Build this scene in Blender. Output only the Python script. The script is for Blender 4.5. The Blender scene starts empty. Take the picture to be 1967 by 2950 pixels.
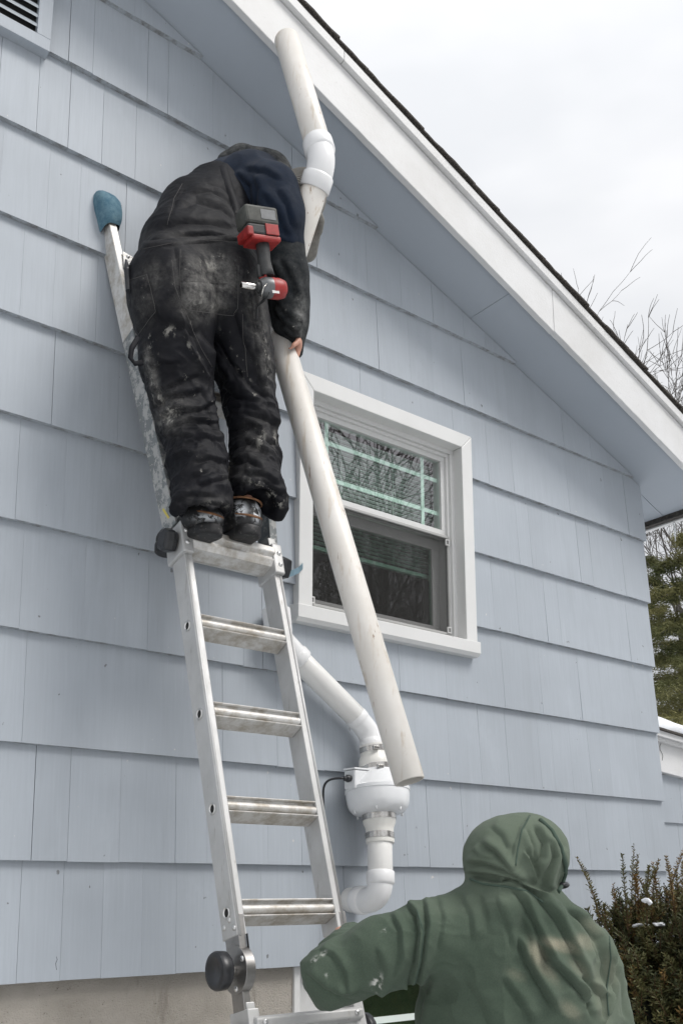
import bpy, bmesh, math, random
import numpy as np
from mathutils import Vector, Matrix

# ------------------------------------------------------------------ camera, sky, sun, exposure
scene = bpy.context.scene
COL = scene.collection
FOC, PPX, PPY = 2756.0, 990.0, 1957.0          # focal length and principal point in photo pixels (1967 x 2950)
PITCH = math.atan2(598.0, 2756.0)
AZ = math.atan(3632 * math.cos(PITCH) / 2756)  # heading measured from the wall's direction (+x)
CAMH = 1.55
D = 2.95                                       # the gable wall stands in the plane y = D
CAM = Vector((0, 0, CAMH))
HEAD = Vector((math.cos(AZ), math.sin(AZ), 0))
RIGHT = Vector((math.sin(AZ), -math.cos(AZ), 0))
FWD = HEAD * math.cos(PITCH) + Vector((0, 0, math.sin(PITCH)))
UPV = -HEAD * math.sin(PITCH) + Vector((0, 0, math.cos(PITCH)))
cam_data = bpy.data.cameras.new('camera')
cam = bpy.data.objects.new('camera', cam_data); COL.objects.link(cam)
cam.location = CAM
cam.rotation_euler = (math.pi / 2 + PITCH, 0, AZ - math.pi / 2)
cam_data.sensor_fit = 'VERTICAL'; cam_data.sensor_height = 36.0; cam_data.sensor_width = 24.0
cam_data.lens = FOC / 2950 * 36.0
cam_data.shift_y = (PPY - 1475) / 2950
cam_data.shift_x = -(PPX - 983.5) / 2950
cam_data.clip_start = 0.05; cam_data.clip_end = 500
scene.camera = cam
scene.render.resolution_x, scene.render.resolution_y = 682, 1024

world = bpy.data.worlds.new('World'); scene.world = world; world.use_nodes = True
wn, wl = world.node_tree.nodes, world.node_tree.links
wn.clear()
w_out = wn.new('ShaderNodeOutputWorld'); w_bg = wn.new('ShaderNodeBackground')
w_tc = wn.new('ShaderNodeTexCoord'); w_sep = wn.new('ShaderNodeSeparateXYZ')
wl.new(w_tc.outputs['Generated'], w_sep.inputs[0])
w_cl = wn.new('ShaderNodeMath'); w_cl.operation = 'MAXIMUM'; w_cl.inputs[1].default_value = 0.0
wl.new(w_sep.outputs['Z'], w_cl.inputs[0])
w_ov = wn.new('ShaderNodeMath'); w_ov.operation = 'MULTIPLY_ADD'      # overcast sky: brighter towards the zenith
w_ov.inputs[1].default_value = 0.60; w_ov.inputs[2].default_value = 0.46
wl.new(w_cl.outputs[0], w_ov.inputs[0])
w_map = wn.new('ShaderNodeMapping'); w_map.inputs['Scale'].default_value = (1.5, 1.5, 4.0)
w_map.inputs['Rotation'].default_value = (0.3, 0.2, 0.6)
wl.new(w_tc.outputs['Generated'], w_map.inputs[0])
w_no = wn.new('ShaderNodeTexNoise'); w_no.inputs['Scale'].default_value = 1.7; w_no.inputs['Detail'].default_value = 4
w_no.inputs['Roughness'].default_value = 0.5
wl.new(w_map.outputs[0], w_no.inputs['Vector'])
w_ramp = wn.new('ShaderNodeValToRGB')
w_ramp.color_ramp.elements[0].position = 0.36; w_ramp.color_ramp.elements[0].color = (0.75, 0.765, 0.79, 1)
w_ramp.color_ramp.elements[1].position = 0.62; w_ramp.color_ramp.elements[1].color = (0.915, 0.915, 0.93, 1)
wl.new(w_no.outputs[0], w_ramp.inputs[0])
w_mul = wn.new('ShaderNodeVectorMath'); w_mul.operation = 'SCALE'
wl.new(w_ramp.outputs[0], w_mul.inputs[0]); wl.new(w_ov.outputs[0], w_mul.inputs['Scale'])
w_sky = wn.new('ShaderNodeTexSky'); w_sky.sky_type = 'NISHITA'; w_sky.sun_disc = False
SUN_EL, SUN_AZ = math.radians(52), math.radians(-62)     # azimuth of the sun measured from +x (towards -y)
w_sky.sun_elevation = SUN_EL; w_sky.sun_rotation = math.pi / 2 - SUN_AZ
w_ss = wn.new('ShaderNodeVectorMath'); w_ss.operation = 'SCALE'; w_ss.inputs['Scale'].default_value = 0.06
wl.new(w_sky.outputs[0], w_ss.inputs[0])
w_mix = wn.new('ShaderNodeMix'); w_mix.data_type = 'RGBA'; w_mix.inputs[0].default_value = 0.94
wl.new(w_ss.outputs[0], w_mix.inputs[6]); wl.new(w_mul.outputs[0], w_mix.inputs[7])
wl.new(w_mix.outputs[2], w_bg.inputs['Color']); w_bg.inputs['Strength'].default_value = 1.0
wl.new(w_bg.outputs[0], w_out.inputs['Surface'])

sun_data = bpy.data.lights.new('sun', 'SUN'); sun = bpy.data.objects.new('sun', sun_data); COL.objects.link(sun)
sun_data.energy = 1.5; sun_data.angle = math.radians(24); sun_data.color = (1.0, 0.97, 0.93)
sdir = Vector((math.cos(SUN_EL) * math.cos(SUN_AZ), math.cos(SUN_EL) * math.sin(SUN_AZ), math.sin(SUN_EL)))
sun.rotation_euler = sdir.to_track_quat('Z', 'Y').to_euler()
vs = scene.view_settings
vs.view_transform = 'Standard'; vs.look = 'None'; vs.gamma = 1.0; vs.use_curve_mapping = False
vs.exposure = 0.54

# ------------------------------------------------------------------ helpers
rnd = random.Random(7)
SC = 1967 / 1568.0                              # photo measurements below are in a 1568 px wide view
def ray(x, y):
    return FWD + RIGHT * ((x * SC - PPX) / FOC) - UPV * ((y * SC - PPY) / FOC)
def at_depth(x, y, d): return CAM + ray(x, y) * d
def at_y(x, y, Y): r = ray(x, y); return CAM + r * (Y / r.y)

def V(*a): return Vector(a)
class MB:
    """collects geometry for one mesh object"""
    def __init__(s): s.v = []; s.f = []; s.sm = []
    def quadmesh(s, verts, faces, smooth=False):
        o = len(s.v); s.v += [tuple(p) for p in verts]
        s.f += [tuple(i + o for i in f) for f in faces]; s.sm += [smooth] * len(faces)
    def box(s, x0, x1, y0, y1, z0, z1, M=None):
        vs_ = [V(x, y, z) for z in (z0, z1) for y in (y0, y1) for x in (x0, x1)]
        if M is not None: vs_ = [M @ p for p in vs_]
        s.quadmesh(vs_, [(0, 2, 3, 1), (4, 5, 7, 6), (0, 1, 5, 4), (2, 6, 7, 3), (0, 4, 6, 2), (1, 3, 7, 5)])
    def prism(s, poly, vec, smooth=False):
        """polygon (list of Vectors) extruded by vec"""
        n = len(poly); a = list(poly); b = [p + vec for p in poly]
        s.quadmesh(a + b, [tuple(range(n))[::-1], tuple(range(n, 2 * n))], False)
        o = len(s.v) - 2 * n
        for i in range(n):
            j = (i + 1) % n
            s.f.append((o + i, o + j, o + n + j, o + n + i)); s.sm.append(smooth)
    def tube(s, pts, rad, seg=16, cap=True, smooth=True, ell=1.0):
        pts = [Vector(p) for p in pts]; n = len(pts)
        if not hasattr(rad, '__len__'): rad = [rad] * n
        t = [(pts[min(i + 1, n - 1)] - pts[max(i - 1, 0)]).normalized() for i in range(n)]
        up = V(0, 0, 1) if abs(t[0].z) < .9 else V(1, 0, 0)
        u = (up - t[0] * up.dot(t[0])).normalized(); o = len(s.v)
        for i in range(n):
            u = (u - t[i] * u.dot(t[i])).normalized(); w = t[i].cross(u)
            for k in range(seg):
                a = 2 * math.pi * k / seg
                s.v.append(tuple(pts[i] + (u * math.cos(a) + w * math.sin(a) * ell) * rad[i]))
        for i in range(n - 1):
            for k in range(seg):
                k2 = (k + 1) % seg
                s.f.append((o + i * seg + k, o + i * seg + k2, o + (i + 1) * seg + k2, o + (i + 1) * seg + k)); s.sm.append(smooth)
        if cap:
            s.f.append(tuple(o + k for k in range(seg))[::-1]); s.sm.append(False)
            s.f.append(tuple(o + (n - 1) * seg + k for k in range(seg))); s.sm.append(False)
    def lathe(s, base, axis, prof, seg=32, close=False):
        """prof: list of (distance along the axis, radius)"""
        axis = Vector(axis).normalized(); base = Vector(base)
        u = axis.orthogonal().normalized(); w = axis.cross(u); o = len(s.v)
        for (h, r) in prof:
            for k in range(seg):
                a = 2 * math.pi * k / seg
                s.v.append(tuple(base + axis * h + (u * math.cos(a) + w * math.sin(a)) * max(r, 1e-5)))
        n = len(prof)
        rng = range(n if close else n - 1)
        for i in rng:
            i2 = (i + 1) % n
            for k in range(seg):
                k2 = (k + 1) % seg
                s.f.append((o + i * seg + k, o + i * seg + k2, o + i2 * seg + k2, o + i2 * seg + k)); s.sm.append(True)
    def ball(s, c, r, seg=10, rings=6, M=None):
        o = len(s.v); c = Vector(c)
        r = r if hasattr(r, '__len__') else (r, r, r)
        for i in range(rings + 1):
            th = math.pi * i / rings
            for k in range(seg):
                a = 2 * math.pi * k / seg
                p = V(r[0] * math.sin(th) * math.cos(a), r[1] * math.sin(th) * math.sin(a), r[2] * math.cos(th))
                if M is not None: p = M @ p
                s.v.append(tuple(c + p))
        for i in range(rings):
            for k in range(seg):
                k2 = (k + 1) % seg
                s.f.append((o + i * seg + k, o + (i + 1) * seg + k, o + (i + 1) * seg + k2, o + i * seg + k2)); s.sm.append(True)
    def mesh(s, name):
        me = bpy.data.meshes.new(name); me.from_pydata(s.v, [], s.f)
        me.polygons.foreach_set('use_smooth', s.sm); me.update(); return me
    def build(s, name, mat, parent=None, sharp=None, bevel=0, fix=True):
        me = s.mesh(name); me.materials.append(mat)
        if fix:
            bm = bmesh.new(); bm.from_mesh(me); bmesh.ops.recalc_face_normals(bm, faces=bm.faces); bm.to_mesh(me); bm.free()
        if sharp is not None:
            me.set_sharp_from_angle(angle=math.radians(sharp))
        o = bpy.data.objects.new(name, me); COL.objects.link(o)
        if bevel:
            m = o.modifiers.new('bevel', 'BEVEL'); m.width = bevel; m.segments = 2; m.limit_method = 'ANGLE'; m.angle_limit = math.radians(50)
            m.harden_normals = False
        if parent is not None: adopt(o, parent)
        return o
def adopt(o, parent):
    o.parent = parent
    if parent.type == 'EMPTY': o.matrix_parent_inverse = Matrix.Translation(-parent.location)
def empty(name, loc, label, cat, group=None):
    o = bpy.data.objects.new(name, None); COL.objects.link(o); o.location = loc; o.empty_display_size = .1
    return tag(o, label, cat, group)
def tag(o, label, cat, group=None, kind=None):
    if label: o['label'] = label
    if cat: o['category'] = cat
    if group: o['group'] = group
    if kind: o['kind'] = kind
    return o
def kindof(o, k): o['kind'] = k; return o
def arc_path(a, b, c, rad, n=8):
    """path a-b-c with the corner b rounded"""
    a, b, c = Vector(a), Vector(b), Vector(c)
    d1 = (a - b).normalized(); d2 = (c - b).normalized()
    p1 = b + d1 * rad; p2 = b + d2 * rad
    return [a] + [(p1 * (1 - t) ** 2 + b * 2 * t * (1 - t) + p2 * t * t) for t in [i / n for i in range(n + 1)]] + [c]
def bez(p0, p1, p2, p3, n=12):
    return [p0 * (1 - t) ** 3 + p1 * 3 * t * (1 - t) ** 2 + p2 * 3 * t * t * (1 - t) + p3 * t ** 3 for t in [i / n for i in range(n + 1)]]
def frame(o, x, y, z):
    return Matrix(((x.x, y.x, z.x, o.x), (x.y, y.y, z.y, o.y), (x.z, y.z, z.z, o.z), (0, 0, 0, 1)))

# ------------------------------------------------------------------ materials
class NT:
    def __init__(s, name):
        s.m = bpy.data.materials.new(name); s.m.use_nodes = True
        s.n = s.m.node_tree.nodes; s.l = s.m.node_tree.links
        s.b = s.n['Principled BSDF']; s.out = s.n['Material Output']
        s.tc = s.n.new('ShaderNodeTexCoord')
    def new(s, t, **k):
        n = s.n.new(t)
        for a, b in k.items(): setattr(n, a, b)
        return n
    def noise(s, scale, detail=3, rough=.5, vec=None, stretch=None, rot=None, out=0, dist=0):
        n = s.new('ShaderNodeTexNoise'); n.inputs['Scale'].default_value = scale; n.inputs['Detail'].default_value = detail
        n.inputs['Roughness'].default_value = rough; n.inputs['Distortion'].default_value = dist
        v = vec or s.tc.outputs['Object']
        if stretch or rot:
            m = s.new('ShaderNodeMapping'); m.inputs['Scale'].default_value = stretch or (1, 1, 1)
            m.inputs['Rotation'].default_value = rot or (0, 0, 0)
            s.l.new(v, m.inputs[0]); v = m.outputs[0]
        s.l.new(v, n.inputs['Vector']); return n.outputs[out]
    def ramp(s, fac, stops, interp='LINEAR'):
        r = s.new('ShaderNodeValToRGB'); r.color_ramp.interpolation = interp
        while len(r.color_ramp.elements) < len(stops): r.color_ramp.elements.new(.5)
        for e, (p, c) in zip(r.color_ramp.elements, stops):
            e.position = p; e.color = (*c, 1) if hasattr(c, '__len__') else (c, c, c, 1)
        s.l.new(fac, r.inputs[0]); return r.outputs[0]
    def mix(s, fac, a, b, mode='MIX'):
        m = s.new('ShaderNodeMix', data_type='RGBA', blend_type=mode)
        for sock, v in ((0, fac), (6, a), (7, b)):
            if hasattr(v, 'is_linked'): s.l.new(v, m.inputs[sock])
            elif sock == 0: m.inputs[0].default_value = v
            else: m.inputs[sock].default_value = (*v, 1) if hasattr(v, '__len__') else (v, v, v, 1)
        return m.outputs[2]
    def math(s, op, a, b=None, clamp=False):
        m = s.new('ShaderNodeMath', operation=op, use_clamp=clamp)
        for i, v in enumerate((a, b)):
            if v is None: continue
            if hasattr(v, 'is_linked'): s.l.new(v, m.inputs[i])
            else: m.inputs[i].default_value = v
        return m.outputs[0]
    def bump(s, h, strength, dist=.002, prev=None):
        b = s.new('ShaderNodeBump'); b.inputs['Strength'].default_value = strength; b.inputs['Distance'].default_value = dist
        s.l.new(h, b.inputs['Height'])
        if prev is not None: s.l.new(prev, b.inputs['Normal'])
        return b.outputs[0]
    def set(s, **k):
        for a, v in k.items():
            i = s.b.inputs[{'color': 'Base Color', 'rough': 'Roughness', 'metal': 'Metallic', 'normal': 'Normal', 'spec': 'Specular IOR Level',
                            'trans': 'Transmission Weight', 'alpha': 'Alpha', 'coat': 'Coat Weight', 'sheen': 'Sheen Weight', 'sub': 'Subsurface Weight'}[a]]
            if hasattr(v, 'is_linked'): s.l.new(v, i)
            elif hasattr(v, '__len__'): i.default_value = (*v, 1)
            else: i.default_value = v
        return s.m
def plain(name, col, rough=.5, metal=0, var=.12, scale=8, bump=0, bscale=200, spec=.5):
    t = NT(name)
    n = t.noise(scale, 4, .6)
    c = t.mix(t.ramp(n, [(.3, 0), (.7, 1)]), tuple(x * (1 - var) for x in col), tuple(min(1, x * (1 + var)) for x in col))
    k = dict(color=c, rough=rough, metal=metal, spec=spec)
    if bump: k['normal'] = t.bump(t.noise(bscale, 3, .6), bump)
    return t.set(**k)
# ------------------------------------------------------------------ house materials
def make_siding(name, base):
    t = NT(name); ob = t.new('ShaderNodeObjectInfo')
    n = t.noise(1.7, 3, .6)
    c = t.mix(t.ramp(n, [(.3, 0), (.7, 1)]), tuple(x * .94 for x in base), tuple(x * 1.05 for x in base))
    c = t.mix(1.0, c, t.ramp(ob.outputs['Random'], [(0, .965), (1, 1.03)]), 'MULTIPLY')
    fine = t.noise(46, 3, .65, stretch=(2.8, 1, .09))                     # combed grain, darker in the grooves and lighter on the ridges
    c = t.mix(t.ramp(fine, [(.34, .16), (.55, 0)]), c, tuple(x * .78 for x in base))
    c = t.mix(t.ramp(fine, [(.60, 0), (.74, .09)]), c, (.62, .66, .70))
    st = t.noise(7, 3, .65, stretch=(2.0, 1, .22))                        # runs, specks and hairline splits
    c = t.mix(t.ramp(t.noise(3.1, 5, .7, stretch=(1, 1, .7)), [(.60, 0), (.66, .22)]), c, tuple(x * 1.13 for x in base))
    c = t.mix(t.ramp(st, [(.56, 0), (.74, .20)]), c, (.28, .30, .325))
    sp = t.noise(31, 2, .5, stretch=(1.1, 1, .8))
    c = t.mix(t.ramp(sp, [(.745, 0), (.765, .8)]), c, (.14, .14, .14))
    c = t.mix(t.ramp(sp, [(.215, .75), (.235, 0)]), c, (.62, .60, .56))
    nb = t.bump(fine, .18, .0014); nb = t.bump(st, .20, .006, nb)
    return t.set(color=c, rough=.56, normal=nb, spec=.38)
SIDING = (.396, .432, .474)
M_SIDE = make_siding('siding_paint', SIDING)
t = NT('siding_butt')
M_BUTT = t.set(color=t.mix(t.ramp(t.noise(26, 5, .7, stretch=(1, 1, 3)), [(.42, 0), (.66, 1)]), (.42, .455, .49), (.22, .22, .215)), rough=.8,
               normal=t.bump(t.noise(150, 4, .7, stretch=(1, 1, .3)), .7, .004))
t = NT('soffit_paint')
M_SOFF = t.set(color=t.mix(t.ramp(t.noise(1.6, 5, .6), [(.3, 0), (.7, 1)]), (.385, .425, .475), (.415, .455, .505)), rough=.6,
               normal=t.bump(t.noise(60, 3, .6), .12, .002))
t = NT('white_trim_weathered')
sp = t.ramp(t.noise(70, 4, .75), [(.60, 0), (.72, .5)])
M_TRIM = t.set(color=t.mix(t.ramp(t.noise(2.2, 5, .65, stretch=(1, 1, 1)), [(.38, 0), (.66, .55)]), t.mix(sp, (.70, .70, .70), (.52, .515, .50)), (.56, .55, .53)), rough=.55,
               normal=t.bump(t.noise(90, 4, .6), .35, .0025))
M_WTRIM = plain('white_window_trim', (.71, .71, .70), .35, var=.03, scale=5, bump=.06, bscale=70)
M_VINYL = plain('white_vinyl', (.69, .69, .68), .3, var=.02, scale=9)
M_SCREENFRAME = plain('grey_screen_frame', (.42, .42, .41), .45, var=.05)
t = NT('asphalt_shingle')
M_ROOF = t.set(color=t.mix(t.ramp(t.noise(160, 3, .7), [(.4, 0), (.65, 1)]), (.030, .027, .025), (.12, .105, .09)), rough=.95,
               normal=t.bump(t.noise(220, 3, .7), .9, .004))
t = NT('concrete_stucco')
cc = t.mix(t.ramp(t.noise(3, 6, .65), [(.35, 0), (.68, 1)]), (.52, .48, .43), (.37, .34, .295))
cc = t.mix(t.ramp(t.noise(9, 5, .7, stretch=(1.5, 1, .3)), [(.60, 0), (.74, .6)]), cc, (.17, .15, .12))
cc = t.mix(t.ramp(t.noise(60, 3, .7), [(.64, 0), (.72, .8)]), cc, (.13, .12, .10))
cc = t.mix(t.ramp(t.noise(14, 3, .6), [(.72, 0), (.76, .8)]), cc, (.55, .53, .50))
M_CONC = t.set(color=cc, rough=.95, normal=t.bump(t.noise(180, 4, .7), 1.0, .008, t.bump(t.noise(24, 4, .6), .6, .01)))
M_DARK = plain('dark_interior', (.02, .02, .02), .9)
M_DARKCRACK = plain('shadowed_split', (.06, .065, .07), .95)
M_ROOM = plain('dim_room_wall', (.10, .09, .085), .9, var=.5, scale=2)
M_BLIND = plain('blind_slat_white', (.82, .84, .82), .5, var=.03)
M_SNOW = plain('snow', (.86, .88, .91), .7, var=.03, scale=20, bump=.4, bscale=45)
M_BLACKBOARD = plain('dark_eave', (.05, .045, .04), .9, var=.6, scale=60, bump=.8, bscale=90)
def glass_mat(name, tint, refl):
    t = NT(name); t.n.remove(t.b)
    tr = t.new('ShaderNodeBsdfTransparent'); tr.inputs[0].default_value = (*tint, 1)
    gl = t.new('ShaderNodeBsdfGlossy'); gl.inputs['Roughness'].default_value = .012; gl.inputs[0].default_value = (1, .965, .985, 1)
    fr = t.new('ShaderNodeFresnel'); fr.inputs[0].default_value = 1.5
    f = t.math('ADD', t.math('MULTIPLY', fr.outputs[0], 1.2), refl, True)
    geo = t.new('ShaderNodeNewGeometry'); f = t.math('MULTIPLY', f, t.math('SUBTRACT', 1.0, geo.outputs['Backfacing']))
    nb = t.bump(t.noise(1.4, 2, .5), .004, .01)
    t.l.new(nb, gl.inputs['Normal'])
    mx = t.new('ShaderNodeMixShader'); t.l.new(f, mx.inputs[0]); t.l.new(tr.outputs[0], mx.inputs[1]); t.l.new(gl.outputs[0], mx.inputs[2])
    t.l.new(mx.outputs[0], t.out.inputs[0]); return t.m
M_GLASS = glass_mat('window_glass', (.90, .97, .94), .165)
M_GLASS2 = glass_mat('dark_lower_glass', (.80, .93, .87), .14)
M_MUNTIN = plain('green_white_muntin', (.82, .90, .86), .4, var=.03)

# ------------------------------------------------------------------ the house
house = empty('house', (1.7, D, 0), 'blue-grey shingled gable house with white rake trim', 'house')
ZB, EXP = 1.271, .3576
XC = 4.372                                     # right-hand corner of the gable wall
XL = -1.0
RIDGE_X, MS = .45, .388
def zs(x):                                     # height of the sloping soffit at the wall
    return 4.288 - MS * (max(x, 2 * RIDGE_X - x) - 3)
def soff(x): return 4.288 - MS * (x - 3)
# window opening
WX0, WX1, WZ0, WZ1 = 2.036, 3.012, 2.567, 3.611      # outer edge of the casing
def clip_half(poly, f):
    out = []
    for i in range(len(poly)):
        a, b = poly[i], poly[(i + 1) % len(poly)]
        fa, fb = f(a), f(b)
        if fa >= 0: out.append(a)
        if (fa > 0 > fb) or (fa < 0 < fb):
            k = fa / (fa - fb); out.append((a[0] + (b[0] - a[0]) * k, a[1] + (b[1] - a[1]) * k))
    return out
def shingle(xa, xb, z0, z1, zb, zt, th, par=None, y0=D, name='shingle'):
    poly = [(xa, z0), (xb, z0), (xb, z1), (xa, z1)]
    if par is None:
        for f in (lambda p: 4.288 - MS * (p[0] - 3) - .004 - p[1], lambda p: 4.288 - MS * (2 * RIDGE_X - p[0] - 3) - .004 - p[1]):
            poly = clip_half(poly, f)
            if len(poly) < 3: return None
    if max(p[0] for p in poly) - min(p[0] for p in poly) < .012 or max(p[1] for p in poly) - min(p[1] for p in poly) < .012: return None
    pr = lambda z: th + (.005 - th) * (z - zb) / (zt - zb)
    m = MB(); n = len(poly)
    m.v = [(p[0], y0 - pr(p[1]), p[1]) for p in poly] + [(p[0], y0 + .012, p[1]) for p in poly]
    m.f = [tuple(range(n))] + [(i, n + i, n + (i + 1) % n, (i + 1) % n) for i in range(n)]
    m.sm = [False] * len(m.f)
    o = m.build(name, M_SIDE, par or house)
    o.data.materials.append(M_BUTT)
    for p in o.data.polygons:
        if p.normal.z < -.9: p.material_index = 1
    return o
seam_pts = [(159, 81), (216, 80), (338, 168), (385, 203), (487, 264), (580, 305), (668, 381), (758, 468), (90, 195), (3, 130), (159, 255), (235, 305), (310, 350),
 (419, 376), (508, 400), (6, 356), (113, 407), (184, 458), (290, 473), (370, 520), (56, 560), (129, 585), (189, 595), (62, 690), (152, 690), (220, 720), (315, 800), (400, 820),
 (122, 870), (270, 950), (383, 990), (165, 1060), (405, 1240), (148, 1115), (390, 1150), (40, 1090), (195, 1330), (340, 1370), (425, 1410), (478, 1400), (560, 1330), (545, 1220), (600, 1480), (62, 1500), (263, 1600), (444, 1681), (508, 1690), (634, 1690),
 (80, 1800), (160, 1830), (275, 1870), (335, 1860), (402, 1880), (471, 1930), (614, 1850), (690, 1850), (45, 2100), (140, 2150), (235, 2110), (325, 2130), (404, 2100), (467, 2110), (599, 2100), (679, 2100), (732, 2100),
 (790, 2080), (850, 2100), (930, 2100), (1010, 2080), (840, 1930), (931, 1925), (980, 1864), (741, 1661), (779, 1681), (829, 1693), (920, 1660), (1027, 1681), (760, 1478), (700, 1540), (850, 1560), (913, 1490), (1019, 1509), (1092, 1520), (1152, 1530),
 (724, 547), (775, 567), (840, 600), (918, 700), (990, 720), (1060, 730), (1110, 790), (740, 738), (788, 700), (870, 790), (754, 833), (827, 868), (866, 850), (939, 870), (992, 868), (1060, 850), (1158, 886), (1117, 1046), (1040, 980),
 (1228, 950), (1289, 1000), (1352, 1030), (1173, 1048), (1243, 1076), (1300, 1105), (1343, 1134), (1389, 1151), (1435, 1163), (1185, 1200), (1214, 1220), (1247, 1249), (1326, 1278), (1355, 1290), (1430, 1324),
 (1129, 1364), (1183, 1330), (1250, 1393), (1283, 1439), (1389, 1439), (1440, 1450), (1239, 1560), (1306, 1572), (1329, 1589), (1401, 1624), (1099, 1710), (1162, 1721), (1237, 1739), (1268, 1745), (1309, 1745), (1352, 1756), (1398, 1745), (1464, 1768),
 (1126, 1854), (1060, 1870), (1208, 1871), (1263, 1871), (1303, 1871), (1346, 1871), (1389, 1880), (1441, 1877), (1477, 1880), (1240, 2080), (1300, 2080), (1370, 2060), (1450, 2080), (1180, 2060), (1090, 2060)]
rows = {}
for (sx, sy) in seam_pts:
    p = at_y(sx, sy, D - .012); k = int(math.floor((p.z - ZB) / EXP)); rows.setdefault(k, []).append(p.x)
NROW = int((zs(RIDGE_X) - ZB) / EXP) + 1
for k in range(NROW):
    zb = ZB + k * EXP; zt = zb + EXP
    xs = sorted(rows.get(k, []))
    xmax = XC + .012
    seams = [XL]
    x = XL
    first = min(xs) if xs else 9
    while x < min(first - .12, xmax - .12):
        x += rnd.uniform(.24, .46); seams.append(x)
    seams = [s for s in seams if s < first - .07]
    for a in xs:
        while a - seams[-1] > .95: seams.append(seams[-1] + rnd.uniform(.2, .36))
        if a - seams[-1] > .05: seams.append(a)
    while xmax - seams[-1] > .8: seams.append(seams[-1] + rnd.uniform(.2, .34))
    seams = [s for s in seams if s < xmax - .04] + [xmax]
    dz = 0
    for a, b in zip(seams[:-1], seams[1:]):
        gap = rnd.choice((.0002, .0003, .0003, .0005, .0007, .0016))
        dz = rnd.choice((0, 0, rnd.uniform(-.002, .0022)))
        th = rnd.uniform(.024, .0265)
        xa, xb, z0, z1 = a + gap, b - gap * .3, zb + dz, zt + .012
        if b == xmax: xb = xmax + rnd.uniform(-.003, .003)
        if xb > WX0 + .03 and xa < WX1 - .03 and z1 > WZ0 + .02 and z0 < WZ1 - .02:     # cut round the window
            ax, bx, az, bz = WX0 + .02, WX1 - .02, WZ0 + .02, WZ1 - .02
            if xa < ax: shingle(xa, ax, z0, z1, zb, zt, th)
            if xb > bx: shingle(bx, xb, z0, z1, zb, zt, th)
            m0, m1 = max(xa, ax), min(xb, bx)
            if z0 < az: shingle(m0, m1, z0, az, zb, zt, th)
            if z1 > bz: shingle(m0, m1, bz, z1, zb, zt, th)
        else: shingle(xa, xb, z0, z1, zb, zt, th)
for (cx, cy, ln, w_) in ((1012, 962, .09, .0016), (258, 1085, .10, .0008), (414, 1150, .10, .0008), (634, 1715, .16, .0010), (285, 1570, .10, .0007), (975, 930, .07, .0008), (1262, 1440, .08, .0008), (130, 2200, .07, .0010), (958, 1250, .0, .0), (560, 1935, .10, .0008), (720, 2140, .12, .0008), (1188, 1560, .12, .0007), (60, 1330, .08, .0007), (330, 1230, .09, .0006), (1140, 1270, .07, .0006)):
    if ln <= 0: continue
    p = at_y(cx, cy, D - .02); k = int(math.floor((p.z - ZB) / EXP)); f0 = (p.z - ZB) / EXP - k; y_ = D - (.026 + (.005 - .026) * f0) - .0012
    m = MB(); pts = [V(p.x + rnd.uniform(-.003, .003), y_ + (z_ / EXP) * .021, p.z + z_ - ln / 2) for z_ in [ln * i / 7 for i in range(8)]]
    L_ = [q + V(-w_ * (1 - abs(i - 2) / 7), 0, 0) for i, q in enumerate(pts)]; R_ = [q + V(w_ * (1 - abs(i - 2) / 7), 0, 0) for i, q in enumerate(pts)]
    m.quadmesh(L_ + R_, [(i, 8 + i, 9 + i, i + 1) for i in range(7)]); m.build('split', M_DARKCRACK, house, fix=False)
# backing wall with the window opening, its right-hand return and the part left of the frame
m = MB()
def wallquad(pts): m.quadmesh([V(x, D - .001, z) for x, z in pts], [tuple(range(len(pts)))])
ax, bx, az, bz = WX0 + .05, WX1 - .05, WZ0 + .05, WZ1 - .05
XE = 2 * RIDGE_X - XC
wallquad([(XE, ZB), (ax, ZB), (ax, zs(ax)), (RIDGE_X, zs(RIDGE_X)), (XE, zs(XE))])
wallquad([(ax, ZB), (bx, ZB), (bx, az), (ax, az)])
wallquad([(ax, bz), (bx, bz), (bx, zs(bx)), (ax, zs(ax))])
wallquad([(bx, ZB), (XC, ZB), (XC, zs(XC)), (bx, zs(bx))])
m.quadmesh([V(XC, D, ZB), V(XC, 9, ZB), V(XC, 9, zs(XC)), V(XC, D, zs(XC))], [(0, 1, 2, 3)])
m.quadmesh([V(XE, D, ZB), V(XE, 9, ZB), V(XE, 9, zs(XE)), V(XE, D, zs(XE))], [(0, 1, 2, 3)])
m.quadmesh([V(XE, 9, ZB), V(XC, 9, ZB), V(XC, 9, zs(XC)), V(RIDGE_X, 9, zs(RIDGE_X)), V(XE, 9, zs(XE))], [(0, 1, 2, 3, 4)])
m.build('wall', M_SIDE, house, fix=False)
# foundation with a basement window opening
BX0, BX1, BZ1, BZ0 = 2.070, 2.92, ZB - .004, .70
m = MB(); FY = D + .016
m.box(XE, BX0, FY, FY + .2, -.2, ZB + .01); m.box(BX1, XC, FY, FY + .2, -.2, ZB + .01); m.box(BX0, BX1, FY, FY + .2, -.2, BZ0)
m.box(XC - .2, XC - .001, FY + .2, 9, -.2, ZB + .01); m.box(XE + .001, XE + .2, FY + .2, 9, -.2, ZB + .01)
m.build('foundation', M_CONC, house)
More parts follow.
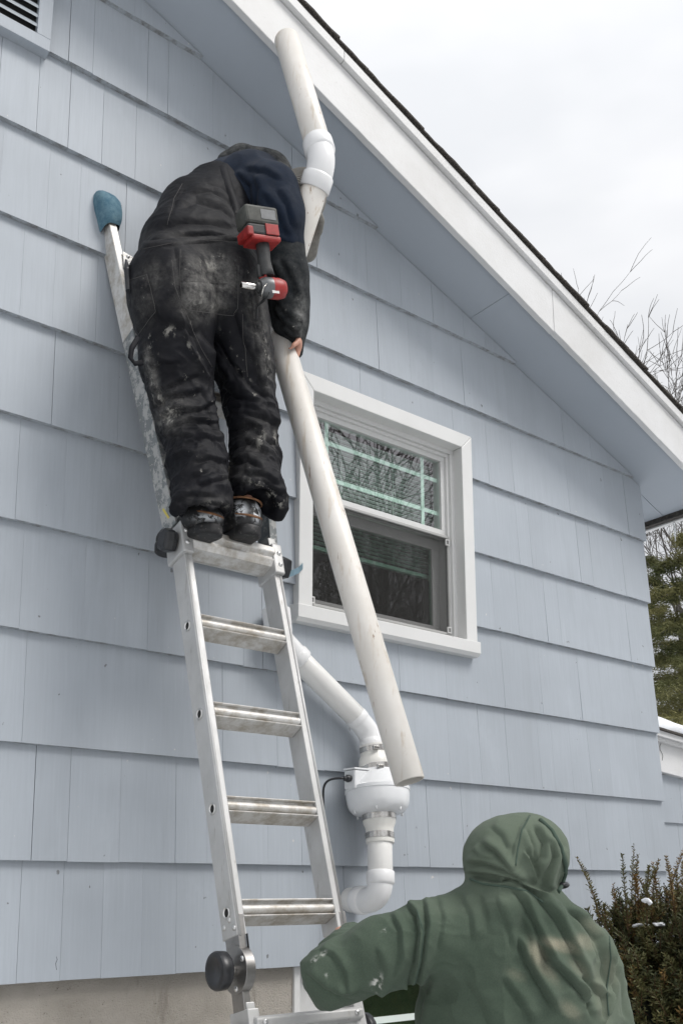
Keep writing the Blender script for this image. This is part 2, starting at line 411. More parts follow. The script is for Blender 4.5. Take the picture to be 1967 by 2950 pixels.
# ---- soffit, rake boards and roof
OH = .315; FY0 = D - OH                         # front face of the rake board
EAVE_X = 4.372 + .30
def slope_slab(m, x0, x1, y0, y1, o0, o1):
    """slab that follows the right-hand roof slope; o = height above the soffit plane"""
    q = [V(x0, y0, soff(x0) + o0), V(x1, y0, soff(x1) + o0), V(x1, y0, soff(x1) + o1), V(x0, y0, soff(x0) + o1)]
    m.prism(q, V(0, y1 - y0, 0))
def left_slab(m, x0, x1, y0, y1, o0, o1):
    f = lambda x: soff(2 * RIDGE_X - x)
    m.prism([V(x0, y0, f(x0) + o0), V(x1, y0, f(x1) + o0), V(x1, y0, f(x1) + o1), V(x0, y0, f(x0) + o1)], V(0, y1 - y0, 0))
cuts = [RIDGE_X, 3.06, EAVE_X - .02]
for a, b in zip(cuts[:-1], cuts[1:]):
    m = MB(); slope_slab(m, a + .0012, b - .0012, FY0 + .031, D + .03, 0, .02); m.build('soffit', M_SOFF, house)
m = MB(); slope_slab(m, XC - .01, EAVE_X - .02, D + .034, 9.2, .0, .02); m.build('eave_soffit', M_SOFF, house)
m = MB(); left_slab(m, XE - .3, RIDGE_X, FY0 + .031, D + .03, 0, .02); m.build('soffit', M_SOFF, house)
def jag(m, x0, x1, y0, y1, o0, o1, n, amp):
    """rake board with a slightly wavering lower edge"""
    xs = [x0 + (x1 - x0) * i / n for i in range(n + 1)]
    lo = [V(x, y0, soff(x) + o0 + rnd.uniform(-amp, amp)) for x in xs]
    hi = [V(x, y0, soff(x) + o1) for x in xs]
    d = V(0, y1 - y0, 0)
    vs_ = lo + hi + [p + d for p in lo] + [p + d for p in hi]; N = n + 1; f = []
    for i in range(n):
        f += [(i, i + 1, N + i + 1, N + i), (2 * N + i, 3 * N + i, 3 * N + i + 1, 2 * N + i + 1), (i, 2 * N + i, 2 * N + i + 1, i + 1), (N + i, N + i + 1, 3 * N + i + 1, 3 * N + i)]
    f += [(0, N, 3 * N, 2 * N), (n, 2 * N + n, 3 * N + n, N + n)]
    m.quadmesh(vs_, f)
for a, b, dz in ((RIDGE_X, 3.318, 0), (3.3195, EAVE_X + .02, .004)):
    m = MB(); jag(m, a, b, FY0 - dz * .3, FY0 + .031, -.022 + dz, .2075, 60, .0012); m.build('rake_board', M_TRIM, house, bevel=.003)
m = MB(); left_slab(m, XE - .3, RIDGE_X, FY0, FY0 + .031, -.02, .2075); m.build('rake_board', M_TRIM, house)
for a, b in ((RIDGE_X, 2.03), (2.032, EAVE_X + .03)):
    m = MB(); slope_slab(m, a, b, FY0 - .024, FY0 + .03, .211, .258); m.build('rake_moulding', M_TRIM, house, bevel=.002)
m = MB(); left_slab(m, XE - .3, RIDGE_X, FY0 - .024, FY0 + .03, .211, .258); m.build('rake_moulding', M_TRIM, house)
roof = MB(); slope_slab(roof, RIDGE_X, EAVE_X + .02, FY0 - .02, 9.2, .259, .272); left_slab(roof, XE - .3, RIDGE_X, FY0 - .02, 9.2, .259, .272)
roof = roof.build('roof', M_BLACKBOARD, house)
x = RIDGE_X
while x < EAVE_X:
    x1 = min(x + .155, EAVE_X + .04)
    m = MB(); ov = rnd.uniform(.030, .038)
    q = []
    xs = [x - .02 + (x1 - x + .02) * i / 4 for i in range(5)]
    lo = [V(u, FY0 - ov + rnd.uniform(-.0025, .0025), soff(u) + .273 + .0055 * (i / 4)) for i, u in enumerate(xs)]
    hi = [V(p.x, p.y, p.z + .0095) for p in lo]
    bk = [V(p.x, 9.2, p.z) for p in lo]; bh = [V(p.x, 9.2, p.z + .0095) for p in lo]
    f = []
    for i in range(4): f += [(i, i + 1, 6 + i, 5 + i), (10 + i, 15 + i, 16 + i, 11 + i), (i, 10 + i, 11 + i, i + 1), (5 + i, 6 + i, 16 + i, 15 + i)]
    f += [(0, 5, 15, 10), (4, 14, 19, 9)]
    m.quadmesh(lo + hi + bk + bh, f); m.build('roof_shingle', M_ROOF, roof)
    x = x1
m = MB(); left_slab(m, XE - .32, RIDGE_X, FY0 - .04, 9.2, .273, .29); m.build('roof_shingle', M_ROOF, roof)
# eave edge: dark board and a white lip
zE = soff(EAVE_X)
m = MB(); m.box(EAVE_X - .02, EAVE_X + .02, FY0 + .032, 9.2, zE - .022, zE + .26); m.build('eave_board', M_BLACKBOARD, house)
m = MB(); m.box(EAVE_X + .0205, EAVE_X + .05, FY0 + .033, 9.2, zE - .030, zE + .25); m.build('eave_lip', M_TRIM, house)
# ---- gable vent
vent = empty('gable_vent', (0, D, 4.5), None, None); del_keys = None
vent.parent = house; vent.matrix_parent_inverse = Matrix.Translation(-house.location)
VX1, VZ0 = .928, 4.462; VX0, VZ1 = -.062, 5.0; fw = .05; vy = D - .048
def vpart(name, mat, *a):
    m = MB(); m.box(*a); o = m.build(name, mat, None, bevel=.0015); o.parent = vent
    o.matrix_parent_inverse = Matrix.Translation(-vent.matrix_world.translation if False else -V(0, D, 4.5)); return o
vpart('vent_frame', M_SIDE, VX0, VX1, vy, D + .02, VZ0, VZ0 + fw)
vpart('vent_frame', M_SIDE, VX0, VX1, vy, D + .02, VZ1 - fw, VZ1)
vpart('vent_frame', M_SIDE, VX1 - fw, VX1, vy - .0005, D + .02, VZ0 + fw, VZ1 - fw)
vpart('vent_frame', M_SIDE, VX0, VX0 + fw, vy - .0005, D + .02, VZ0 + fw, VZ1 - fw)
vpart('vent_opening', M_DARK, VX0 + fw, VX1 - fw, D - .0235, D + .01, VZ0 + fw, VZ1 - fw)
z = VZ0 + fw + .028
while z < VZ1 - fw:
    m = MB(); m.prism([V(VX0 + fw, vy + .004, z), V(VX0 + fw, vy + .004, z + .011), V(VX0 + fw, D - .026, z + .034), V(VX0 + fw, D - .026, z + .023)], V(VX1 - VX0 - 2 * fw, 0, 0))
    o = m.build('vent_slat', M_SIDE, None); o.parent = vent; o.matrix_parent_inverse = Matrix.Translation(-V(0, D, 4.5))
    z += .0395
# ---- window
win = bpy.data.objects.new('window', None); COL.objects.link(win); win.location = ((WX0 + WX1) / 2, D, WZ0); adopt(win, house)
def wp(name, mat, m, bevel=.002, mod=True):
    o = m.build(name, mat, None, bevel=bevel); o.parent = win
    o.matrix_parent_inverse = Matrix.Translation(-V((WX0 + WX1) / 2, D, WZ0)); return o
def wbox(name, mat, *a, bevel=.002): m = MB(); m.box(*a); return wp(name, mat, m, bevel)
CW = .066; CY = D - .045; RV = D + .02
def miter(pts, name, mat, y0, y1):
    m = MB(); m.prism([V(x, y0, z) for x, z in pts], V(0, y1 - y0, 0)); return wp(name, mat, m, .003)
miter([(WX0, WZ1), (WX1, WZ1), (WX1 - CW, WZ1 - CW - .004), (WX0 + CW, WZ1 - CW - .004)], 'casing', M_WTRIM, CY, RV)
miter([(WX0, WZ1 - .0012), (WX0 + CW, WZ1 - CW - .0052), (WX0 + CW, WZ0 + .045), (WX0, WZ0 + .045)], 'casing', M_WTRIM, CY, RV)
miter([(WX1, WZ1 - .0012), (WX1 - CW, WZ1 - CW - .0052), (WX1 - CW, WZ0 + .045), (WX1, WZ0 + .045)], 'casing', M_WTRIM, CY, RV)
m = MB(); SX0, SX1 = WX0 - .016, WX1 - .002
m.prism([V(SX0, CY - .022, WZ0 + .046), V(SX0, CY - .022, WZ0 - .006), V(SX0, CY - .006, WZ0 - .02), V(SX0, D, WZ0 - .02), V(SX0, RV, WZ0 - .02), V(SX0, RV, WZ0 + .052), V(SX0, CY + .03, WZ0 + .052)], V(SX1 - SX0, 0, 0))
wp('sill', M_WTRIM, m, .003)
ix0, ix1, iz0, iz1 = WX0 + CW, WX1 - CW, WZ0 + .052, WZ1 - CW - .004
FRY = D + .012
def ring(name, mat, x0, x1, z0, z1, w, y0, y1, wb=None, wt=None):
    wb = w if wb is None else wb; wt = w if wt is None else wt
    wbox(name, mat, x0, x1, y0, y1, z1 - wt, z1); wbox(name, mat, x0, x1, y0, y1, z0, z0 + wb)
    wbox(name, mat, x0, x0 + w, y0 + .0004, y1, z0 + wb, z1 - wt); wbox(name, mat, x1 - w, x1, y0 + .0004, y1, z0 + wb, z1 - wt)
ring('window_frame', M_VINYL, ix0 - .004, ix1 + .004, iz0 - .004, iz1 + .004, .024, FRY, D + .12)
fx0, fx1, fz0, fz1 = ix0 + .02, ix1 - .02, iz0 + .02, iz1 - .02
ring('inner_stop', M_VINYL, fx0 - .001, fx1 + .001, fz0, fz1, .014, FRY + .014, D + .12)
ux0, ux1 = fx0 + .012, fx1 - .012
ZM = fz0 + (fz1 - fz0) * .534                       # meeting rail
ring('upper_sash', M_VINYL, ux0, ux1, ZM, fz1 - .012, .024, FRY + .028, FRY + .06, wb=.036)
m = MB(); gx0, gx1, gz0, gz1 = ux0 + .02, ux1 - .02, ZM + .03, fz1 - .032
wbox('upper_pane', M_GLASS, gx0, gx1, FRY + .042, FRY + .046, gz0, gz1, bevel=0)
for fxx in (.125, .865):
    cx = gx0 + (gx1 - gx0) * fxx; wbox('muntin', M_MUNTIN, cx - .0095, cx + .0095, FRY + .050, FRY + .054, gz0, gz1, bevel=0)
for fzz in (.27, .735):
    cz = gz0 + (gz1 - gz0) * fzz; wbox('muntin', M_MUNTIN, gx0, gx1, FRY + .0545, FRY + .058, cz - .0095, cz + .0095, bevel=0)
ring('lower_sash', M_VINYL, ux0, ux1, fz0 + .01, ZM + .002, .046, FRY + .075, FRY + .10, wb=.05, wt=.05)
wbox('lower_pane', M_GLASS2, ux0 + .04, ux1 - .04, FRY + .084, FRY + .088, fz0 + .05, ZM - .04, bevel=0)
ring('screen_frame', M_SCREENFRAME, ux0 - .006, ux1 + .006, fz0 + .008, ZM + .006, .012, FRY + .012, FRY + .03)
t = NT('insect_screen'); t.n.remove(t.b)
tr = t.new('ShaderNodeBsdfTransparent'); df = t.new('ShaderNodeBsdfDiffuse'); df.inputs[0].default_value = (.05, .05, .048, 1)
mx = t.new('ShaderNodeMixShader'); mx.inputs[0].default_value = .30
t.l.new(tr.outputs[0], mx.inputs[1]); t.l.new(df.outputs[0], mx.inputs[2]); t.l.new(mx.outputs[0], t.out.inputs[0]); M_SCREEN = t.m
wbox('screen', M_SCREEN, ux0 + .004, ux1 - .004, FRY + .020, FRY + .0206, fz0 + .018, ZM - .004, bevel=0)
for (cx, cz) in ((ux1 - .012, ZM - .028), (ux1 - .012, fz0 + .03), (ux0 + .012, fz0 + .03)):        # screen corner clips
    for b in ((-.011, -.007, -.014, .014), (.007, .011, -.014, .014), (-.007, .007, .010, .014), (-.007, .007, -.014, -.010)):
        wbox('screen_clip', M_VINYL, cx + b[0], cx + b[1], FRY + .004, FRY + .0115, cz + b[2], cz + b[3], bevel=0)
z = fz1 - .03; blind_bottom = ZM - .155
while z > blind_bottom:
    m = MB(); m.prism([V(gx0 - .03, FRY + .118, z), V(gx0 - .03, FRY + .118, z - .0012), V(gx0 - .03, FRY + .137, z - .0042), V(gx0 - .03, FRY + .137, z - .003)], V(gx1 - gx0 + .06, 0, 0))
    wp('blind_slat', M_BLIND, m, 0); z -= .0185
wbox('blind_rail', M_BLIND, gx0 - .03, gx1 + .03, FRY + .117, FRY + .137, blind_bottom - .02, blind_bottom - .004, bevel=0)
for fxx in (.3, .7):
    cx = gx0 + (gx1 - gx0) * fxx; wbox('blind_cord', M_BLIND, cx - .0012, cx + .0012, FRY + .115, FRY + .1165, blind_bottom, fz1, bevel=0)
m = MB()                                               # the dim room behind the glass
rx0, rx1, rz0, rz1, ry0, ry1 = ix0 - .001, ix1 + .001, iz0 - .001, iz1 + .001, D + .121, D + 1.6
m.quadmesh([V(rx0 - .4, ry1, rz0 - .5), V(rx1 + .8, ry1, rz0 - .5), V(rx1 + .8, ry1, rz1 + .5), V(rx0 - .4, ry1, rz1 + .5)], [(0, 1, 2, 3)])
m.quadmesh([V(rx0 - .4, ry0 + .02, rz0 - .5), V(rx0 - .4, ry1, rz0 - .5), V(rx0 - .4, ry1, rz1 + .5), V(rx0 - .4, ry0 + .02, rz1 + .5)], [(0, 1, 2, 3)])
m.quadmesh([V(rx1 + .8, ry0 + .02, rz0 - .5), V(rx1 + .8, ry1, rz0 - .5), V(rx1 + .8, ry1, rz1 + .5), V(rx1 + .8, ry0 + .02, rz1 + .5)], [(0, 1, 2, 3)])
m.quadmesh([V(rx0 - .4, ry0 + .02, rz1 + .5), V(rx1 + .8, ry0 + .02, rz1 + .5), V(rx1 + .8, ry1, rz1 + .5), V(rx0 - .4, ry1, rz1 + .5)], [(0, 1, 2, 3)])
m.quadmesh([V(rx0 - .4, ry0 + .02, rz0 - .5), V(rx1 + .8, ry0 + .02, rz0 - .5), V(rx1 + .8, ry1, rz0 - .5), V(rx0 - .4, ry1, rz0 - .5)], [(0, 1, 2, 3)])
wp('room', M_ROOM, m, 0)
# ---- basement window
bwin = bpy.data.objects.new('basement_window', None); COL.objects.link(bwin); bwin.location = (2.3, D, BZ0); adopt(bwin, house)
def bw(name, mat, *a, bevel=.002):
    m = MB(); m.box(*a); o = m.build(name, mat, None, bevel=bevel); o.parent = bwin; o.matrix_parent_inverse = Matrix.Translation(-V(2.3, D, BZ0)); return o
bw('window_frame', M_WTRIM, BX0, BX0 + .025, FY - .012, FY + .1, BZ0, BZ1); bw('window_frame', M_VINYL, BX0 + .026, BX0 + .20, FY + .02, FY + .1, BZ0, BZ1)
bw('window_frame', M_WTRIM, BX1 - .025, BX1, FY - .012, FY + .1, BZ0, BZ1); bw('window_frame', M_WTRIM, BX0 + .0255, BX1 - .0255, FY - .012, FY + .1, BZ0, BZ0 + .05)
bw('pane', M_GLASS2, BX0 + .20, BX1 - .025, FY + .05, FY + .055, BZ0 + .05, BZ1, bevel=0)
bw('muntin', M_MUNTIN, BX0 + .20, BX1 - .025, FY + .046, FY + .0495, BZ0 + .33, BZ0 + .355, bevel=0)
bw('room', plain('brown_cellar_panel', (.16, .13, .08), .8, var=.3), BX0 - .1, BX1 + .3, FY + .16, FY + .18, BZ0 - .3, BZ1, bevel=0)

# ------------------------------------------------------------------ low wing to the right
annex = empty('house_wing', (5.6, D, 0), 'low blue-shingled wing with snow on its roof, right of the tall gable wall', 'building')
AX0, AX1, AM = XC + .003, 8.2, .085
az_ = lambda x, z: z - AM * (x - 4.376)
def apart(name, mat, z0, z1, y0, y1, x0=AX0, x1=AX1, bevel=0):
    m = MB(); m.prism([V(x0, y0, az_(x0, z0)), V(x1, y0, az_(x1, z0)), V(x1, y0, az_(x1, z1)), V(x0, y0, az_(x0, z1))], V(0, y1 - y0, 0)); return m.build(name, mat, annex, bevel=bevel)
AY = D + .14
m = MB(); m.prism([V(AX0, AY, -.1), V(AX1, AY, -.1), V(AX1, AY, az_(AX1, 2.2)), V(AX0, AY, az_(AX0, 2.2))], V(0, 4, 0)); m.build('wall', M_SIDE, annex)
for k, zb in enumerate((1.893 - .3576 * 3, 1.893 - .3576 * 2, 1.893 - .3576, 1.893)):
    x = AX0
    while x < 6.6:
        x1 = x + rnd.uniform(.11, .22)
        shingle(x + .0008, x1 - .0008, zb + rnd.uniform(-.002, .002), zb + .36 if k < 3 else az_(x1, 2.186), zb, zb + .36, .018, annex, AY - .002)
        x = x1
apart('frieze_board', M_TRIM, 2.178, 2.352, AY - .045, AY, bevel=.002)
apart('rake_moulding', M_TRIM, 2.336, 2.356, AY - .075, AY - .046); apart('rake_moulding', M_TRIM, 2.3565, 2.386, AY - .10, AY + .1)
apart('roof_edge', M_ROOF, 2.3865, 2.398, AY - .115, AY + 4.1)
m = MB(); n = 30                                      # snow lying on the wing roof
xs = [AX0 + .0 + (AX1 - AX0) * i / n for i in range(n + 1)]
rws = []
for j, (dy, dz) in enumerate(((-.105, .0), (-.118, .03), (-.09, .062), (.1, .09), (1.5, .13), (4.0, .17))):
    rws.append([V(x, AY + dy + rnd.uniform(-.012, .012) + (.05 * max(0, math.sin(x * 5.1)) if j < 3 else 0), az_(x, 2.394) + dz + (rnd.uniform(-.005, .005) if j else .005)) for x in xs])
vs_ = [p for r in rws for p in r]; f = [(j * (n + 1) + i, j * (n + 1) + i + 1, (j + 1) * (n + 1) + i + 1, (j + 1) * (n + 1) + i) for j in range(5) for i in range(n)]
m.quadmesh(vs_, f, True); m.build('roof_snow', M_SNOW, annex, fix=False)
m = MB(); m.tube([V(4.565, AY - .046, 2.322), V(4.548, AY - .048, 2.302), V(4.549, AY - .048, 2.282), V(4.567, AY - .047, 2.262), V(4.571, AY - .047, 2.25), V(4.562, AY - .047, 2.225)], .0012, 5); m.build('dead_twig', M_BLACKBOARD, annex)

# ------------------------------------------------------------------ ground
t = NT('winter_lawn')
gcol = t.mix(t.ramp(t.noise(1.2, 6, .65), [(.40, 0), (.50, 1)]), t.mix(t.ramp(t.noise(12, 5, .7), [(.35, 0), (.65, 1)]), (.085, .075, .04), (.15, .14, .07)), (.78, .80, .83))
M_GROUND = t.set(color=gcol, rough=.95, normal=t.bump(t.noise(14, 5, .7), .8, .03))
m = MB(); n = 24
gv = []; gf = []
for j in range(n + 1):
    for i in range(n + 1):
        x = -150 + 300 * i / n; y = -150 + 300 * j / n; gv.append(V(x, y, 0))
m.quadmesh(gv, [(j * (n + 1) + i, j * (n + 1) + i + 1, (j + 1) * (n + 1) + i + 1, (j + 1) * (n + 1) + i) for j in range(n) for i in range(n)])
kindof(m.build('ground', M_GROUND, None, fix=False), 'structure')
# ------------------------------------------------------------------ PVC, metal and rubber materials
t = NT('pvc_used')
c = t.mix(t.ramp(t.noise(5, 5, .6), [(.35, 0), (.7, 1)]), (.80, .775, .735), (.70, .665, .61))
c = t.mix(t.ramp(t.noise(26, 5, .7, stretch=(1, 1, .10)), [(.54, 0), (.68, .6)]), c, (.50, .40, .29))
c = t.mix(t.ramp(t.noise(40, 5, .7, stretch=(1, 1, .08)), [(.645, 0), (.68, .85)]), c, (.22, .11, .05))
M_PVC_OLD = t.set(color=c, rough=.38, normal=t.bump(t.noise(70, 3, .6), .15, .001))
M_PVC = plain('pvc_white', (.80, .79, .765), .28, var=.03, scale=6)
M_FIT = plain('pvc_fitting', (.82, .82, .82), .25, var=.02, scale=6)
M_RUB_W = plain('white_rubber_coupling', (.78, .765, .72), .4, var=.03, scale=9)
M_FAN = plain('fan_housing_plastic', (.80, .81, .82), .18, var=.02, scale=5)
M_STEEL = plain('clamp_steel', (.62, .60, .57), .25, metal=1, var=.12, scale=60)
t = NT('ladder_aluminium')
c = t.mix(t.ramp(t.noise(7, 5, .65), [(.35, 0), (.7, 1)]), (.60, .60, .595), (.49, .49, .48))
c = t.mix(t.ramp(t.noise(30, 5, .7, stretch=(1.5, 1.5, .25)), [(.61, 0), (.73, .75)]), c, (.30, .28, .25))
rr = t.ramp(t.noise(24, 4, .6, stretch=(2, 2, .2)), [(.3, .30), (.7, .52)])
M_ALU = t.set(color=c, metal=.38, rough=t.math('ADD', rr, .12), normal=t.bump(t.noise(180, 3, .6, stretch=(1, 1, .06)), .10, .0006))
t = NT('ladder_aluminium_grimy')
c = t.mix(t.ramp(t.noise(16, 5, .7), [(.42, 0), (.66, 1)]), (.70, .69, .67), (.42, .38, .32))
M_ALU_DIRTY = t.set(color=c, metal=.35, rough=.5, normal=t.bump(t.noise(90, 3, .6), .15, .001))
t = NT('rail_paint_splattered')
c = t.mix(t.ramp(t.noise(28, 5, .7), [(.46, 0), (.52, 1)]), (.44, .44, .43), (.21, .225, .23))
c = t.mix(t.ramp(t.noise(55, 4, .7), [(.62, 0), (.66, 1)]), c, (.58, .57, .54))
M_ALU_SPLAT = t.set(color=c, metal=.25, rough=.55)
M_HINGE = plain('hinge_steel', (.34, .33, .32), .38, metal=.9, var=.25, scale=14)
M_RIVET = plain('rivet', (.68, .68, .67), .35, metal=.95, var=.1)
M_BLKPL = plain('black_plastic', (.022, .023, .026), .36, var=.3, scale=40, bump=.15, bscale=60)
M_YELLOW = plain('yellow_print', (.62, .52, .10), .5, var=.03)
t = NT('blue_foam_cover')
c = t.mix(t.ramp(t.noise(30, 5, .7), [(.40, 0), (.62, 1)]), (.055, .135, .195), (.12, .215, .265))
c = t.mix(t.ramp(t.noise(11, 4, .7), [(.58, 0), (.72, .8)]), c, (.25, .24, .19))
M_FOAM = t.set(color=c, rough=.9, normal=t.bump(t.noise(130, 3, .7), .6, .003))
M_ZINC = plain('galvanised_strap', (.24, .36, .43), .3, metal=.7, var=.12, scale=30)

def pipe(m, a, b, r, seg=32, th=.006):
    a, b = Vector(a), Vector(b); L = (b - a).length; e = .002
    m.lathe(a, b - a, [(0, r - th), (0, r - e), (e, r), (L - e, r), (L, r - e), (L, r - th), (L * .5, r - th)], seg, close=True)
def elbow(m, a, b, c, rad, r, hub, hl):
    """45 or 90 degree fitting: bend plus two hubs"""
    p = arc_path(a, b, c, rad, 10)
    m.tube(p, r, 28)
    for q, d in ((a, (b - a).normalized()), (c, (b - c).normalized())):
        m.lathe(q, d, [(-.001, r * .9), (-.001, hub - .002), (.002, hub), (hl - .004, hub), (hl, hub - .003), (hl + .004, r * .98)], 32)

# ------------------------------------------------------------------ offset pipe held by the worker
PB, PJ, PE, PT = V(1.956, 2.191, 1.865), V(1.732, 2.651, 3.599), V(1.753, 2.378, 4.085), V(1.707, 2.555, 4.723)
R_P = .0478
pa = empty('offset_vent_pipe', PB, 'long weathered white plastic pipe with angled elbows, held by the worker on the ladder', 'pipe')
d1 = (PJ - PB).normalized(); d2 = (PE - PJ).normalized(); d3 = (PT - PE).normalized()
m = MB(); pipe(m, PB, PJ - d1 * .05, R_P); m.build('lower_pipe', M_PVC_OLD, pa, sharp=50, fix=False)
m = MB(); elbow(m, PJ - d1 * .095, PJ, PJ + d2 * .095, .055, R_P * 1.03, R_P * 1.15, .05); m.build('elbow', M_FIT, pa, sharp=50)
m = MB(); pipe(m, PJ + d2 * .05, PE - d2 * .05, R_P); m.build('middle_pipe', M_PVC_OLD, pa, sharp=50, fix=False)
m = MB(); elbow(m, PE - d2 * .098, PE, PE + d3 * .098, .058, R_P * 1.05, R_P * 1.17, .052); m.build('elbow', M_FIT, pa, sharp=50)
m = MB(); pipe(m, PE + d3 * .05, PT, R_P); m.build('upper_pipe', M_PVC_OLD, pa, sharp=50, fix=False)

# ------------------------------------------------------------------ radon fan and its pipework on the wall
fan = empty('vent_fan', at_y(873, 2040, 2.76), 'round white in-line vent fan with clamped couplings, piped to the wall', 'fan')
def fp(x, y): return at_y(x, y, 2.76 + (2050 - y) / (2050 - 1690) * .09)
RF = .0465
q0 = fp(874, 2068); q1 = fp(872.5, 1925); wall_in = V(q0.x, D + .03, q0.z)
el = MB(); elbow(el, V(q0.x, q0.y + .135, q0.z), q0, q0 + (q1 - q0).normalized() * .105, .085, RF * 1.02, RF * 1.14, .045); el.build('lower_elbow', M_FIT, fan, sharp=50)
m = MB(); pipe(m, V(q0.x, q0.y + .1, q0.z), wall_in, RF); m.build('wall_pipe', M_PVC, fan, sharp=50)
m = MB(); pipe(m, q0 + (q1 - q0).normalized() * .07, fp(871.5, 1900), RF); m.build('riser_pipe', M_PVC, fan, sharp=50)
def stack(name, mat, prof, seg=40):
    """prof in photo rows: (row, x, half width) along the leaning fan axis"""
    m = MB(); P = [(fp(x, y), w / 619.0) for (y, x, w) in prof]
    axis = P[-1][0] - P[0][0]; L = axis.length; ax_ = axis.normalized()
    m.lathe(P[0][0], ax_, [((p - P[0][0]).dot(ax_), r) for p, r in P], seg); return m.build(name, mat, fan, sharp=40)
stack('lower_coupling', M_RUB_W, [(1937, 873, 29), (1937, 873, 32.5), (1932, 873, 33.5), (1928, 873, 33), (1908, 872, 32.5), (1900, 871.5, 34), (1890, 871, 38.5), (1873, 870, 39.5), (1868, 870, 38), (1868, 870, 20)])
stack('hose_clamp', M_STEEL, [(1927, 872.5, 33), (1927, 872.5, 34.3), (1914, 872, 34.3), (1914, 872, 32)])
stack('hose_clamp', M_STEEL, [(1884, 871, 38), (1884, 871, 40.3), (1871, 870, 40.3), (1871, 870, 38)])
stack('fan_housing', M_FAN, [(1872, 870, 38), (1870, 870, 50), (1866, 870, 61), (1858, 869.5, 69), (1846, 869, 73.5), (1830, 868, 75.5), (1822, 868, 75.5), (1821, 868, 77.5), (1814, 867.5, 77.5), (1813, 867.5, 74.5),
                             (1806, 867, 70), (1796, 866, 62), (1784, 865, 52), (1778, 864.5, 46), (1772, 864, 40), (1764, 863, 38), (1764, 863, 15)], 56)
for k in range(6):                              # ribs round the bowl
    a = 2 * math.pi * k / 6; c0 = fp(869.5, 1869); ax_ = (fp(863, 1764) - c0).normalized(); u = ax_.orthogonal().normalized(); w_ = ax_.cross(u)
    dr = u * math.cos(a) + w_ * math.sin(a)
    m = MB(); m.tube([c0 + dr * .098 + ax_ * -.004, c0 + dr * .100 + ax_ * .010], .0042, 8); m.build('screw_boss', M_FAN, fan)
stack('upper_coupling', M_RUB_W, [(1776, 864, 30), (1776, 864, 37.5), (1772, 863.5, 38.5), (1752, 861, 38.5), (1742, 859.5, 36), (1734, 858, 31), (1720, 855, 30), (1712, 853.5, 30), (1711, 853, 20)])
stack('hose_clamp', M_STEEL, [(1770, 863.5, 38), (1770, 863.5, 39.8), (1758, 862, 39.8), (1758, 862, 38)])
stack('hose_clamp', M_STEEL, [(1728, 856.5, 30), (1728, 856.5, 31.8), (1716, 854.5, 31.8), (1716, 854.5, 30)])
cl = fp(845, 1721); m = MB(); m.box(-.014, .014, -.007, .004, -.006, .006, Matrix.Translation(fp(852, 1721) + V(-.02, -.052, 0))); m.build('clamp_screw', M_STEEL, fan, bevel=.002)
m = MB(); m.box(-.014, .014, -.007, .004, -.006, .006, Matrix.Translation(fp(858, 1764) + V(-.02, -.062, 0))); m.build('clamp_screw', M_STEEL, fan, bevel=.002)
# junction box and cable
jb = fp(815, 1792); m = MB(); m.box(-.026, .05, -.032, .035, -.034, .037, Matrix.Translation(jb)); m.build('junction_box', M_FAN, fan, bevel=.006)
m = MB(); m.box(-.029, .052, -.035, .038, .0375, .045, Matrix.Translation(jb)); m.build('box_lid', M_FAN, fan, bevel=.003)
g0 = fp(801, 1788) + V(0, -.005, 0); m = MB(); m.lathe(g0, V(-1, .25, -.05), [(-.01, .004), (-.01, .012), (.004, .012), (.004, .0145), (.012, .0145), (.012, .011), (.024, .009), (.026, .004)], 12); m.build('cable_gland', M_BLKPL, fan, sharp=40)
c0 = g0 + V(-.02, .006, 0); m = MB(); m.tube(bez(c0, c0 + V(-.05, .02, .0), at_y(742, 1790, D - .05), at_y(742, 1822, D - .04)) + [at_y(744, 1900, D - .035), at_y(752, 2000, D - .035)], .0046, 10); m.build('power_cable', M_BLKPL, fan)
# sloping pipe behind the ladder and the open fitting at its upper end
YS = 2.868
e1 = at_y(853, 1694, 2.85); dg0 = at_y(822, 1651, YS); dg1 = at_y(672, 1501, YS); hubc = at_y(641, 1466, YS); hubt = at_y(634, 1399, YS)
m = MB(); pipe(m, at_y(826, 1655, YS), at_y(668, 1497, YS), .0445); m.build('sloping_pipe', M_PVC, fan, sharp=50)
m = MB(); elbow(m, at_y(853.5, 1716, 2.848), at_y(848, 1683, 2.862), at_y(815, 1644, YS), .035, .0445, .0465, .03); m.build('elbow', M_FIT, fan, sharp=50)
m = MB(); elbow(m, at_y(690, 1519, YS), hubc, at_y(634, 1440, YS), .04, .047, .052, .035)
m.lathe(hubc, hubt - hubc, [(.02, .03), (.02, .052), ((hubt - hubc).length - .004, .053), ((hubt - hubc).length, .052), ((hubt - hubc).length, .046), (.03, .045)], 32); m.build('elbow', M_FIT, fan, sharp=50)

# ------------------------------------------------------------------ loose pipe strap on the siding
ps = MB(); YB = D - .02
pts = [at_y(705, 1286, YB - .012), at_y(697, 1296, YB - .012), at_y(694, 1301, YB - .03), at_y(686, 1309, YB - .045), at_y(674, 1315, YB - .06), at_y(660, 1319, YB - .065), at_y(645, 1319, YB - .05), at_y(632, 1312, YB - .02)]
for a, b in zip(pts[:-1], pts[1:]):
    n_ = (b - a).cross(V(0, 0, 1)).normalized() * .0012; h = V(0, 0, .0125)
    ps.quadmesh([a - h - n_, b - h - n_, b + h - n_, a + h - n_, a - h + n_, b - h + n_, b + h + n_, a + h + n_], [(0, 1, 2, 3), (4, 7, 6, 5), (0, 4, 5, 1), (3, 2, 6, 7), (0, 3, 7, 4), (1, 5, 6, 2)])
strap = ps.build('pipe_strap', M_ZINC, None)
tag(strap, 'bent galvanised steel pipe strap sticking out left of the window', 'bracket')
